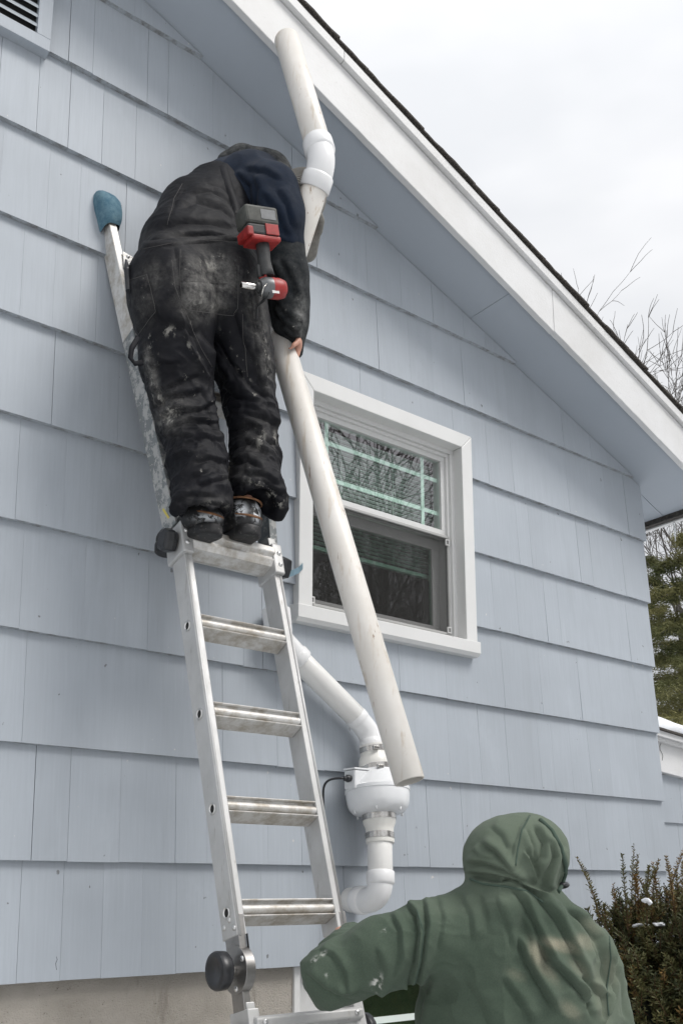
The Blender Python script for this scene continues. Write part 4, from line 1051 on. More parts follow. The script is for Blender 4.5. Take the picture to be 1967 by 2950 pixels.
M_BOOT = t.set(color=c, rough=.55, normal=t.bump(t.noise(40, 4, .6), .5, .004))
M_WELT = plain('tan_leather_welt', (.20, .10, .05), .8, var=.4, scale=60)

# ------------------------------------------------------------------ worker on the ladder
def J(x, y, d): return A(at_depth(x, y, d))
def JY(x, y, Y): return A(at_y(x, y, Y))
w1 = empty('person', V(1.50, 2.50, 2.66), 'worker in black bib overalls and navy shirt bending over on top of the ladder', 'person')
cL, cR = JY(479, 1222, 2.475) + A((0, .04, .0)), JY(572, 1226, 2.475) + A((0, .04, 0))
aL, aR = cL + A((0, 0, .10)), cR + A((0, 0, .10))
print('boots', cL, cR)
kL, kR = JY(432, 950, 2.56), JY(578, 965, 2.565)
hL, hR = JY(402, 715, 2.545), JY(530, 715, 2.56)
pel = JY(452, 640, 2.56); wst = JY(450, 560, 2.585); mid = JY(478, 482, 2.63); upb = JY(545, 432, 2.68); nck = J(618, 415, 3.56)
shL, shR = J(560, 425, 3.72), J(628, 452, 3.42)
elR, wrR = J(652, 622, 3.42), J(679, 772, 3.475)
hdC = J(688, 460, 3.60)
# body: one continuous surface (mostly under the clothes) with head, both arms and hands
elL, wrL = J(640, 520, 3.82), J(712, 545, 3.66)
def unit(v): return v / np.linalg.norm(v)
def basis(y, zhint):
    y = unit(A(y)); z = A(zhint) - y * (A(zhint) @ y); z = unit(z); return np.stack([np.cross(y, z), y, z], 1)
pipe_dn = A(PB - PJ); pipe_dn = unit(pipe_dn)
hR_M = basis(unit(A(J(664, 850, 3.46)) - wrR), A(J(760, 800, 3.6)) - wrR)
hL_M = basis(unit(A(J(722, 505, 3.60)) - wrL) * 1.0, A(J(790, 500, 3.7)) - wrL)
hd_up = unit(hdC - nck); cam_b = A(CAM)
def body1(P):
    d = chain(P, [pel, wst, mid, upb, nck], [.085, .085, .08, .07, .042], .03)
    d = smin(d, chain(P, [hL, kL, aL], [.07, .05, .03], .02), .02); d = smin(d, chain(P, [hR, kR, aR], [.07, .05, .03], .02), .02)
    d = smin(d, chain(P, [upb, shR, elR, wrR], [.055, .045, .036, .027], .02), .02)
    d = smin(d, chain(P, [upb, shL, elL, wrL], [.055, .045, .036, .027], .02), .02)
    for a in (aL, aR): d = smin(d, capsule(P, a, a + A((0, .12, -.055)), .022, .02), .012)
    d = smin(d, chain(P, [nck, hdC], [.042, .06], .02), .02)
    d = smin(d, ellip(P, hdC + A((0, 0, -.02)), (.070, .088, .085)), .02)
    fc = hdC + A((.055, .02, -.085))                       # face turned down towards the pipe joint
    d = smin(d, ellip(P, hdC + A((.02, .03, -.075)), (.062, .075, .075)), .03)
    d = smin(d, capsule(P, hdC + A((.05, .10, -.06)), hdC + A((.055, .115, -.09)), .012, .014), .012)     # nose
    d = smin(d, ellip(P, hdC + A((.035, .095, -.125)), (.025, .02, .012)), .015)                            # lips and chin
    for s in (-1, 1):
        d = smin(d, ellip(P, hdC + A((.0 + .075 * s, -.01, -.045)), (.014, .022, .032)), .008)               # ears
        d = smax(d, -ellip(P, hdC + A((.025 + .03 * s, .108, -.045)), (.013, .012, .009)), .01)              # eye sockets
    d = smin(d, hand_sdf(P, wrR, hR_M, 1, .85, .97), .02)
    return d
allp = np.stack([aL, aR, kL, hL, shL, shR, hdC, wrR, wrL, J(664, 880, 3.5)])
garment('body', body1, allp.min(0) - .2, allp.max(0) + .2, .0105, M_SKIN, w1, sm=1)
# left glove gripping the far side of the pipe
garment('glove', lambda P: smin(hand_sdf(P, wrL, hL_M, 1, .7, 1.08), capsule(P, wrL - hL_M[:, 1] * .06, wrL, .04, .036), .02) - .002, wrL - .17, wrL + .2, .0058, M_GLOVE, w1, sm=1)

# ---- overalls
B0 = unit(A((.0, -1, .15)))
def over1(P):
    lp = [JY(404, 735, 2.54), JY(406, 830, 2.545), JY(426, 950, 2.56), JY(452, 1060, 2.52), JY(464, 1140, 2.47), JY(466, 1200, 2.465)]
    d = chain(P, lp, [.130, .114, .097, .089, .085, .084], .03)
    d = smax(d, (JY(466, 1186, 2.465)[2] + .02 * np.sin(P[:, 0] * 50) - P[:, 2]), .012)
    # bunched cuff of the left leg, hanging to the left
    d = smin(d, chain(P, [JY(420, 1155, 2.45), JY(400, 1168, 2.45)], [.035, .022], .02), .04)
    rp = [JY(532, 735, 2.555), JY(556, 830, 2.555), JY(578, 950, 2.56), JY(588, 1060, 2.53), JY(588, 1115, 2.48), JY(588, 1170, 2.47)]
    e = chain(P, rp, [.130, .106, .083, .080, .080, .079], .03)
    e = smax(e, (JY(588, 1156, 2.47)[2] + .015 * np.sin(P[:, 0] * 60 + 1) - P[:, 2]), .012)
    e = smin(e, chain(P, [JY(620, 1135, 2.46), JY(640, 1158, 2.46), JY(634, 1178, 2.46)], [.04, .036, .026], .02), .04)
    d = smin(d, e, .012)
    s = ellip(P, JY(390, 665, 2.545), (.140, .145, .165)); s = smin(s, ellip(P, JY(508, 652, 2.55), (.150, .150, .165)), .05)
    s = smin(s, capsule(P, JY(406, 590, 2.585), JY(500, 575, 2.60), .122, .125, B0, .95), .06)
    d = smin(d, s, .05)
    t_ = chain(P, [JY(418, 560, 2.60), JY(448, 497, 2.63), JY(492, 450, 2.665), JY(532, 418, 2.69)], [.128, .118, .098, .078], .04)
    t_ = smin(t_, chain(P, [JY(500, 560, 2.60), JY(512, 500, 2.64), JY(528, 450, 2.69)], [.135, .115, .09], .05), .07)
    d = smin(d, t_, .06)
    # open trouser cuffs
    for (px, py, r_) in ((466, 1195, .072), (588, 1168, .068)):
        d = smax(d, -capsule(P, JY(px, py, 2.46), JY(px - 1, py + 60, 2.46), r_, r_), .012)
    return d
F1G = 1.0
F1 = [  # left leg
 ([(338, 845), (372, 828), (420, 825)], 8, 6), ([(360, 900), (410, 868), (462, 852)], 9, 8), ([(345, 935), (385, 905), (440, 898), (470, 885)], 8, 10), ([(352, 962), (400, 935), (455, 938), (500, 915)], 7, 11), ([(378, 980), (430, 962), (505, 968)], 6, 9), ([(365, 1000), (405, 992), (450, 1000)], 7, 7),
 ([(430, 1010), (475, 998), (512, 1012)], 7, 8), ([(385, 1052), (420, 1035), (448, 1040)], 9, 6), ([(440, 1062), (485, 1045), (520, 1062)], 8, 8), ([(405, 1118), (440, 1088), (490, 1072)], 9, 7), ([(450, 1110), (490, 1100), (526, 1092)], 7, 8), ([(398, 1150), (440, 1128), (500, 1135)], 8, 8), ([(420, 1160), (470, 1150), (520, 1156)], 6, 6),
 ([(342, 800), (356, 880), (372, 950)], 8, 6, -1), ([(470, 880), (492, 960), (505, 1040)], 9, 7),
 # right leg
 ([(478, 775), (520, 845), (575, 905), (630, 935)], 11, 10, -1), ([(505, 880), (545, 905), (600, 918)], 9, 8), ([(520, 930), (565, 925), (600, 940)], 8, 7), ([(560, 945), (605, 952), (640, 975)], 7, 9), ([(525, 985), (565, 968), (610, 985)], 7, 9), ([(590, 985), (615, 1010), (640, 1015)], 8, 7),
 ([(528, 1030), (565, 1008), (600, 1022), (640, 1058)], 8, 11), ([(532, 1062), (570, 1050), (610, 1075)], 8, 9), ([(560, 1085), (600, 1080), (645, 1110)], 8, 10), ([(535, 1110), (575, 1102), (620, 1122)], 7, 8), ([(600, 1090), (630, 1115), (655, 1135)], 9, 8), ([(450, 760), (500, 830), (540, 890)], 12, 9, -1), ([(600, 860), (622, 930), (640, 1000)], 9, 7),
 # seat and between the legs
 ([(430, 700), (450, 780), (490, 850), (512, 900)], 16, -16), ([(330, 680), (375, 720), (440, 745), (460, 760)], 14, 9), ([(300, 660), (340, 660), (372, 640)], 10, 5), ([(410, 560), (425, 640), (432, 700)], 10, 5), ([(545, 700), (560, 760), (600, 840)], 10, 8), ([(560, 640), (590, 720), (612, 800)], 9, 9),
 # back
 ([(330, 552), (400, 536), (480, 533), (555, 548)], 7, 7), ([(345, 520), (420, 500), (500, 505), (548, 520)], 12, 7), ([(395, 470), (450, 450), (520, 470), (548, 500)], 13, 8), ([(430, 440), (490, 430), (530, 455), (552, 490)], 11, 7), ([(380, 500), (395, 455), (420, 430)], 10, 4), ([(470, 415), (510, 425), (535, 450)], 9, 5)]
def extra1(v, N):
    uv = proj(v)
    legs = np.clip((uv[:, 1] - 760) / 120, 0, 1)
    P = v @ A([[1, 0, .5], [0, 1, 0], [-.6, 0, 1.5]]) + .09 * vnoise(v, 6, 3)[:, None]
    n = ridged(P, 8, 1) * .009 - .006 + ridged(v * A((1.2, 1.2, 1.6)) + .06 * vnoise(v, 9, 6)[:, None], 19, 7) * .006 - .002 + ridged(v + .05 * vnoise(v, 14, 50)[:, None], 34, 51) * .0026
    return n * (.25 + .75 * legs)
def dust1(v, N):
    uv = proj(v); d = np.zeros(len(v))
    for b in ((480, 640, 75, 60, 0, .95), (465, 690, 60, 40, 0, 1.0), (350, 640, 40, 45, 30, .35), (400, 940, 45, 50, -30, .5), (350, 860, 14, 60, -12, .8), (385, 960, 30, 40, -20, .7), (590, 720, 30, 90, -8, .6), (610, 830, 20, 70, -10, .5), (440, 545, 140, 22, 0, .20), (470, 470, 90, 40, 20, .10), (590, 1010, 40, 60, 0, .22), (560, 1090, 50, 25, 0, .25), (480, 1150, 60, 16, 0, .22), (430, 610, 50, 30, 0, .4), (330, 700, 30, 60, 0, .3)):
        d = np.maximum(d, b[5] * blob(uv, *b[:5]))
    s = .35 + .5 * np.clip((uv[:, 1] - 600) / 300, 0, 1); s = np.maximum(s, .95 * blob(uv, 400, 940, 80, 90)); s = np.maximum(s, .9 * blob(uv, 620, 1150, 60, 40)); s[uv[:, 1] < 540] = .1
    m_ = np.zeros(len(v))
    for b in ((398, 938, 34, 9, -32, .9), (392, 962, 26, 9, -25, .8), (345, 870, 7, 50, -10, .8), (360, 905, 12, 26, -30, .7), (352, 810, 10, 26, -20, .6), (600, 1008, 8, 22, 15, .8), (580, 905, 10, 6, 0, .8), (632, 1010, 7, 20, 0, .6), (640, 1150, 16, 14, 0, 1.4), (622, 1132, 10, 9, 0, 1.2), (588, 1108, 22, 8, 10, .7), (560, 1150, 20, 7, 0, .9), (500, 1158, 24, 7, 8, .9), (612, 800, 7, 40, -8, .7), (618, 850, 6, 20, 0, .7), (470, 700, 40, 8, 10, .5), (390, 760, 24, 12, 0, .6), (440, 800, 30, 6, 50, .6), (520, 780, 24, 5, 60, .7), (560, 860, 20, 6, 45, .7), (350, 775, 14, 8, 0, .7), (480, 610, 30, 10, 10, .7), (500, 590, 14, 8, 0, .8)):
        m_ = np.maximum(m_, b[5] * blob(uv, *b[:5]))
    return {'dust': d + .03, 'splat': s, 'smear': m_}
F1 = [(f[0], f[1], f[2] * F1G) + tuple(f[3:]) for f in F1]; FS = None
ov, ovv, ovq = garment('overalls', over1, A((.95, 2.15, 2.55)), A((2.15, 3.0, 4.75)), .0125, M_DUCK, w1, F1, extra1, dust1, sub=2)
bv1 = make_bvh(ovv, ovq)
def with_attr(o, fn):
    if o is None: return
    v = np.array([list(p.co) for p in o.data.vertices]); 
    for k, a in fn(v, None).items():
        at = o.data.attributes.new(k, 'FLOAT', 'POINT'); at.data.foreach_set('value', a.astype(np.float32))
    return o
with_attr(patch(bv1, [(413, 568), (545, 590), (546, 722), (412, 705)], 'back_pocket', M_DUCK, w1, .005, 14, 14), dust1)
with_attr(patch(bv1, [(414, 643), (545, 652), (544, 716), (414, 699)], 'pocket_reinforcement', M_DUCK, w1, .008, 12, 8), dust1)
with_attr(patch(bv1, [(297, 640), (338, 628), (362, 718), (306, 788)], 'tool_pocket', M_DUCK, w1, .007, 8, 10), dust1)
with_attr(patch(bv1, [(326, 552), (562, 535), (566, 553), (320, 572)], 'waistband', M_DUCK, w1, .006, 22, 4), dust1)
with_attr(patch(bv1, [(572, 655), (592, 655), (616, 890), (594, 880)], 'side_placket', M_DUCK, w1, .010, 5, 20), dust1)
with_attr(patch(bv1, [(500, 378), (520, 372), (568, 520), (548, 530)], 'strap', M_DUCK, w1, .007, 4, 14), dust1)
for pl in ([(414, 575), (416, 700), (430, 712), (535, 726), (546, 710), (546, 592)], [(418, 645), (544, 654)], [(300, 645), (340, 632), (360, 715), (310, 785)], [(395, 600), (402, 660), (425, 720), (460, 800), (490, 850)], [(420, 425), (400, 460), (382, 530)], [(330, 575), (440, 552), (560, 560)], [(556, 722), (562, 800), (570, 880)], [(577, 660), (600, 880)]):
    cord(bv1, pl, .0008, 'stitching', M_STITCH, w1, .0052)
m = MB(); p = [cast(bv1, 312, 775), cast(bv1, 318, 800)]
lp = [at_y(318, 775, 2.44), at_y(303, 800, 2.44), at_y(300, 822, 2.44), at_y(310, 835, 2.44), at_y(328, 832, 2.44)]
m.tube(lp, .0085, 8, ell=.35); m.build('hammer_loop', M_DUCK, w1)
# ---- navy shirt, sweatshirt sleeves, hood
def shirt1(P):
    d = chain(P, [JY(520, 500, 2.66), JY(540, 455, 2.68), J(590, 425, 3.54)], [.11, .125, .105], .05)
    d = smin(d, chain(P, [J(575, 430, 3.50), J(622, 445, 3.43), J(640, 500, 3.41), J(648, 562, 3.42)], [.105, .090, .082, .079], .05), .05)
    d = smin(d, chain(P, [J(560, 420, 3.62), J(600, 450, 3.76), J(640, 490, 3.80)], [.09, .08, .075], .04), .05)
    d = smax(d, -capsule(P, J(650, 585, 3.42), J(662, 650, 3.42), .062, .062), .01)
    return d
FS = [([(530, 400), (560, 430), (575, 470)], 9, 7), ([(548, 395), (585, 425), (592, 480)], 9, 8), ([(590, 400), (605, 440), (600, 490)], 9, 8), ([(610, 440), (640, 480), (672, 550)], 10, 6), ([(640, 430), (665, 470), (680, 530)], 9, 6), ([(560, 385), (610, 390), (650, 410)], 7, 5), ([(535, 440), (555, 480), (560, 510)], 8, 6), ([(605, 520), (640, 545), (680, 560)], 8, 5)]
nodust = lambda v, N: {'dust': .1 + 0 * v[:, 0], 'splat': .0 * v[:, 0]}
FS = [(f[0], f[1], f[2] * 1.6) + tuple(f[3:]) for f in FS]
sh_, shv, shq = garment('navy_shirt', shirt1, A((1.3, 2.25, 3.6)), A((2.4, 3.1, 4.75)), .0125, M_NAVY, w1, FS, lambda v, N: vnoise(v, 15, 8) * .003 + ridged(v * A((1.5, 1.5, .6)), 13, 4) * .006, nodust, sub=1)
def sleeve1(P):
    d = chain(P, [J(636, 480, 3.42), J(650, 570, 3.42), J(657, 630, 3.415), J(664, 690, 3.43), J(668, 742, 3.45), J(675, 772, 3.465)], [.070, .074, .078, .070, .062, .040], .03)
    d = smin(d, capsule(P, J(676, 775, 3.468), J(679, 806, 3.48), .034, .031), .012)
    d = smin(d, chain(P, [J(600, 450, 3.78), elL, wrL - unit(wrL - elL) * .03], [.07, .06, .045], .03), .02)
    return d
FSL_ = [([(625, 600), (650, 640), (660, 700)], 9, 8), ([(650, 590), (675, 640), (690, 690)], 8, 6), ([(630, 700), (655, 735), (690, 760)], 9, 10), ([(640, 680), (665, 720), (695, 735)], 8, 8), ([(645, 745), (670, 768), (692, 772)], 7, 8), ([(622, 640), (640, 690), (648, 730)], 8, 7)]
FSL = [(f[0], f[1], f[2] * 1.6) + tuple(f[3:]) for f in FSL_]
sl_, slv, slq = garment('sweatshirt_sleeves', sleeve1, A((1.35, 2.25, 3.3)), A((2.4, 3.2, 4.6)), .0115, M_BLACKFLEECE, w1, FSL, lambda v, N: vnoise(v, 18, 9) * .003, lambda v, N: {'dust': .12 + .6 * blob(proj(v), 690, 720, 14, 60), 'splat': .2 + .8 * blob(proj(v), 685, 720, 20, 60)}, sub=1)
def hood1(P):
    d = chain(P, [J(520, 372, 3.62), J(555, 366, 3.62), J(600, 376, 3.60), J(636, 398, 3.585)], [.036, .044, .046, .040], .03)
    d = smin(d, chain(P, [J(560, 385, 3.66), J(620, 400, 3.66), J(650, 440, 3.66)], [.075, .075, .065], .04), .03)
    return d
garment('hood', hood1, A((1.3, 2.4, 4.0)), A((2.4, 3.2, 4.8)), .0075, M_BLACKFLEECE, w1, [([(515, 375), (560, 362), (610, 375)], 5, 6), ([(560, 378), (600, 385), (630, 400)], 5, 6)], None, lambda v, N: {'dust': .45 + 0 * v[:, 0], 'splat': .0 * v[:, 0]})
def beanie1(P):
    d = ellip(P, hdC + A((.0, .0, .005)), (.094, .115, .106))
    d = smin(d, capsule(P, J(668, 440, 3.545), J(696, 438, 3.565), .056, .054), .04)
    d = smax(d, -ellip(P, hdC + A((.05, .06, -.10)), (.09, .10, .075)), .01)
    return d
garment('beanie', beanie1, hdC - .22, hdC + .22, .007, M_KNIT, w1)
# ---- boots
def boot(c, yaw, lift):
    ca, sa = math.cos(yaw), math.sin(yaw); R_ = np.array([[ca, -sa, 0], [sa, ca, 0], [0, 0, 1]])
    L = lambda x, y, z: c + R_ @ A((x, y, z))
    def up(P):
        d = chain(P, [L(0, 0, .085), L(0, .0, .07), L(0, .005, .05)], [.052, .054, .052], .03)
        d = smin(d, chain(P, [L(0, .02, .05), L(0, .12, .045), L(0, .19, .035)], [.050, .048, .042], .03), .04)
        d = smin(d, ellip(P, L(0, -.030, .045), (.046, .038, .05)), .025)
        return smax(d, (P - A(L(0, 0, .016))) @ A((0, 0, -1)), .006)
    def sole(P):
        q = (P - c) @ R_
        yy = np.clip(q[:, 1], -.035, .19); w = .044 + .010 * np.clip((q[:, 1] - .02) / .12, 0, 1) - .012 * np.clip((q[:, 1] - .17) / .05, 0, 1)
        d2 = np.sqrt((q[:, 0]) ** 2 + np.maximum(0, np.abs(q[:, 1] - .0775) - .1125) ** 2) - w
        dz = np.abs(q[:, 2] - .004) - .018
        arch = -(np.sqrt((q[:, 1] - .055) ** 2 + (q[:, 2] + .022) ** 2) - .022)
        return smax(smax(d2, dz, .006), arch, .004)
    lo, hi = c - .3, c + .35
    def sn(v, N): uv = proj(v); return {'snow': np.maximum(blob(uv, 552, 1170, 16, 18), np.maximum(blob(uv, 590, 1175, 10, 22), .7 * blob(uv, 478, 1188, 34, 9))), 'dust': 0 * v[:, 0]}
    ob = bpy.data.objects.new('boot', None); COL.objects.link(ob); ob.location = tuple(c); adopt(ob, w1)
    def kid(o): 
        o.parent = ob; o.matrix_parent_inverse = Matrix.Translation(-V(*c))
    kid(garment('upper', up, lo, hi, .006, M_BOOT, None, attrs=sn)[0]); kid(garment('sole', sole, lo, hi, .005, M_BOOT, None, attrs=sn)[0])
    m = MB(); pts = []
    for k in range(25):
        th = math.pi * (k / 24) * 1.25 + math.pi - math.pi * .125
        pts.append(V(*L(.0525 * math.cos(th), -.018 + .052 * math.sin(th), .062 + .012 * math.sin(th * 1.0)))) 
    m.tube(pts, .0042, 6); o = m.build('welt', M_WELT, None); kid(o)
    m = MB(); pts = [V(*L(.061 * math.cos(a), .002 + .060 * math.sin(a), .115)) for a in [2 * math.pi * k / 24 for k in range(25)]]
    m.tube(pts, .0038, 6); o = m.build('ankle_trim', M_WELT, None); kid(o)
boot(cL, .10, 0); boot(cR, -.10, 0)

# ------------------------------------------------------------------ impact driver hooked on the overalls
M_RED = plain('red_tool_plastic', (.30, .026, .024), .45, var=.35, scale=30)
M_TOOLBLK = plain('grey_black_rubber', (.035, .036, .037), .6, var=.35, scale=35, bump=.3, bscale=90)
M_DUSTYBLK = plain('dusty_battery_plastic', (.06, .062, .055), .6, var=.5, scale=26, bump=.25, bscale=60)
M_CHROME = plain('socket_steel', (.72, .70, .68), .18, metal=1, var=.1)
M_TOOLGREY = plain('grey_alloy_nose', (.16, .165, .17), .4, metal=.6, var=.2, scale=40)
M_LABELW = plain('worn_white_label', (.74, .73, .71), .5, var=.1, scale=120)
DT = min([(cast(bv1, x, y)[0] - CAM).dot(FWD) for x in (560, 575, 590) for y in (600, 640, 665) if cast(bv1, x, y)] + [3.27]) - .012
print('tool depth', DT)
tool = empty('impact_driver', at_depth(608, 660, DT), 'red and black cordless impact driver hanging upside down at the worker\'s hip', 'power tool')
top = at_depth(592, 520, DT); bot = at_depth(611, 645, DT)
upt = (top - bot).normalized(); rt = (RIGHT - upt * RIGHT.dot(upt)).normalized(); bk = upt.cross(rt).normalized()
if bk.dot(CAM - top) < 0: bk = -bk
yaw = math.radians(-32); fx = (rt * math.cos(yaw) + bk * math.sin(yaw)).normalized(); fy = upt.cross(fx).normalized()     # fx: tool's back, -fx: nose
if fy.dot(CAM - top) < 0: fy = -fy
px_ = DT / FOC * SC                                        # metres per photo unit at the tool
def TF(c): return frame(c, fx, fy, upt)
def tb(name, mat, c, x0, x1, y0, y1, z0, z1, bevel=.004): m = MB(); m.box(x0, x1, y0, y1, z0, z1, TF(c)); return m.build(name, mat, tool, bevel=bevel)
bat = at_depth(592, 519, DT)
tb('battery', M_DUSTYBLK, bat, -.060, .060, -.040, .040, -.012, .050, .009)
tb('battery_label', M_TOOLGREY, bat, -.006, .048, .0402, .0412, .004, .036, .001)
tb('battery_base', M_TOOLBLK, bat, -.058, .057, -.0385, .0385, -.046, -.0125, .006)
tb('red_latch', M_RED, bat, -.062, -.040, -.040, .0395, -.052, -.022, .004)
tb('red_foot', M_RED, bat, -.048, .058, -.036, .040, -.064, -.0465, .006); tb('red_side', M_RED, bat, .004, .052, .0388, .0425, -.046, -.010, .003)
g0 = at_depth(603, 562, DT); g1 = at_depth(611, 622, DT)
m = MB(); m.tube([g0 + upt * .01, g0 * .7 + g1 * .3, g0 * .35 + g1 * .65 - fx * .002, g1, g1 - upt * .02], [.024, .0215, .0215, .0235, .026], 16); m.build('grip', M_TOOLBLK, tool)
m = MB(); tg = at_depth(595, 624, DT - .01); m.box(-.008, .008, -.009, .009, -.022, .022, TF(tg)); m.build('trigger', M_TOOLBLK, tool, bevel=.005)
m = MB(); m.tube([at_depth(600, 604, DT - .012), at_depth(606, 612, DT - .012), at_depth(610, 636, DT - .014), at_depth(596, 641, DT - .014)], .0055, 8); m.build('trigger_guard', M_RED, tool)
hb = at_depth(622, 662, DT); ax_ = -fx
m = MB(); m.lathe(hb - ax_ * .052, ax_, [(0, .0), (0, .020), (.006, .029), (.022, .0335), (.052, .034), (.056, .033), (.056, .02)], 24); m.build('motor_housing', M_RED, tool, sharp=50)
m = MB(); m.lathe(hb - ax_ * -.002, ax_, [(0, .02), (0, .0335), (.020, .033), (.032, .028), (.040, .022), (.040, .01)], 24); m.build('gear_case', M_TOOLGREY, tool, sharp=50)
m = MB(); m.lathe(hb + ax_ * .040, ax_, [(0, .01), (0, .017), (.014, .015), (.016, .010), (.026, .009), (.026, .004)], 18); m.build('bit_collar', M_TOOLBLK, tool, sharp=40)
m = MB(); m.lathe(hb + ax_ * .062, ax_, [(0, .004), (0, .0095), (.012, .0115), (.046, .0115), (.047, .011), (.047, .0075), (.030, .0072), (.030, .0)], 18); m.build('socket', M_CHROME, tool, sharp=40)
m = MB(); m.box(-.030, -.004, -.0145, .0145, 0, .0012, frame(hb + (CAM - hb).normalized() * .0335, fx * -1, upt, (CAM - hb).normalized())); m.build('worn_label', M_LABELW, tool)
m = MB(); m.tube([hb + ax_ * .03 + fy * .028, hb + ax_ * .045 + fy * .03 - upt * .015, hb + ax_ * .05 + fy * .015 - upt * .04], .002, 6); m.build('belt_hook', M_STEEL, tool)
hp_ = cast(bv1, 588, 705) or cast(bv1, 570, 705)
if hp_:
    m = MB(); s0 = hb + ax_ * .02 - upt * .03; s1 = hp_[0] + hp_[1] * .006
    m.tube([hb + ax_ * .02 + fy * .02 - upt * .02, s0, (s0 + s1) / 2 + fy * .012, s1, s1 - V(0, 0, .05)], .0075, 8, ell=.4); m.build('hanging_strap', M_TOOLBLK, tool)
# marker pen in the tool pocket
m = MB(); q0, q1 = at_depth(296, 668, 3.02), at_depth(290, 596, 3.06)
L_ = (q1 - q0).length; m.lathe(q0, q1 - q0, [(0, .0), (0, .0095), (L_ * .62, .0095), (L_ * .63, .0105), (L_ * .7, .0105), (L_ * .71, .0095), (L_ * .98, .004), (L_, .0)], 14)
pen = m.build('marker_pen', M_BLKPL, None, sharp=40); tag(pen, "black marker pen standing in the ladder worker's left hip pocket", 'pen')
# ------------------------------------------------------------------ worker in the green hooded sweatshirt
t = NT('faded_green_fleece')
c = t.mix(t.ramp(t.noise(6, 4, .6), [(.3, 0), (.7, 1)]), (.068, .094, .069), (.094, .123, .093))
c = t.mix(t.math('MULTIPLY', attr(t, 'fade'), t.ramp(t.noise(10, 5, .6), [(.30, .25), (.62, 1)]), True), c, (.34, .315, .235))
c = t.mix(t.ramp(t.noise(260, 3, .7), [(.42, .22), (.60, 0)]), c, (.035, .05, .036))
c = t.mix(t.math('MULTIPLY', attr(t, 'lit_pale'), .8, True), c, (.165, .197, .150))  # lit areas of the sweatshirt mixed in as a paler green
c = t.mix(t.math('MULTIPLY', attr(t, 'paint'), t.ramp(t.noise(42, 5, .7), [(.47, 0), (.56, 1)]), True), c, (.62, .62, .58))
M_GREEN = t.set(color=c, rough=.95, sheen=.06, spec=.12, normal=t.bump(t.noise(1500, 2, .5), .25, .0006, t.bump(t.noise(55, 4, .6), .25, .003)))
M_JEAN = fabric('dark_work_trousers', (.03, .032, .036), splat=False)
w2 = empty('person', V(1.95, 1.35, 0), 'worker in a faded green hooded sweatshirt seen from behind, bracing the ladder', 'person')
DP = 2.28
hc2 = J(1188, 1968, 2.32); nk2 = J(1178, 2085, 2.30)
sL2, sR2 = J(985, 2158, 2.26), J(1338, 2205, 2.36)
eL2, wL2 = J(766, 2238, 2.26), J(812, 2160, 2.50)
eR2, wR2 = J(1398, 2430, 2.38), J(1375, 2650, 2.50)
ch2 = J(1178, 2320, 2.30); be2 = J(1190, 2600, 2.36); hp2 = J(1195, 2790, 2.40)
fx2, fz2 = A(RIGHT), A((0, 0, 1)); fd2 = A(HEAD)
def body2(P):
    d = chain(P, [hp2, be2, ch2, nk2, hc2], [.12, .115, .12, .05, .06], .04)
    d = smin(d, ellip(P, hc2 + A((.01, .02, .0)), (.075, .095, .105)), .02)
    d = smin(d, capsule(P, hc2 + fx2 * .06 + fd2 * .07 + A((0, 0, -.03)), hc2 + fx2 * .07 + fd2 * .085 + A((0, 0, -.05)), .012, .014), .012)      # nose, turned to the right
    d = smin(d, ellip(P, hc2 + fx2 * .035 + fd2 * .05 + A((0, 0, -.075)), (.05, .05, .045)), .02)                                                   # jaw
    for s in (-1, 1):
        e_ = hc2 + fx2 * (.03 + .025 * s) + fd2 * (.085 - .025 * s); d = smax(d, -ellip(P, e_ + A((0, 0, .0)), (.012, .012, .009)), .008)
    d = smin(d, chain(P, [J(1090, 2190, 2.28), sL2, eL2, wL2], [.06, .05, .04, .028], .02), .02)
    d = smin(d, chain(P, [J(1280, 2190, 2.32), sR2, eR2, wR2], [.06, .05, .04, .028], .02), .02)
    for s in (-1, 1):
        h_ = hp2 + fx2 * .09 * s; f_ = A((h_[0], h_[1], .07)); k_ = A((h_[0], h_[1] + .02, .50))
        d = smin(d, chain(P, [h_, k_, f_], [.085, .06, .04], .02), .03); d = smin(d, capsule(P, f_ + A((0, 0, -.02)), f_ + fd2 * .16 + A((0, 0, -.03)), .035, .03), .02)
    g_ = unit(A((rx_(1.48) + .012, ly(1.48) - .01, 1.48)) - wL2)
    d = smin(d, hand_sdf(P, wL2, basis(g_, A((0, -.2, 1))), 1, .9, .97), .02)
    d = smin(d, hand_sdf(P, wR2, basis(A((0, .1, -1)), A((1, 0, 0))), 1, .5, .97), .02)
    return d
ap2 = np.stack([hc2, eL2, wL2, eR2, wR2, hp2, A((hp2[0], hp2[1], .05))])
garment('body', body2, ap2.min(0) - .22, ap2.max(0) + .26, .0115, M_SKIN, w2, sm=1)
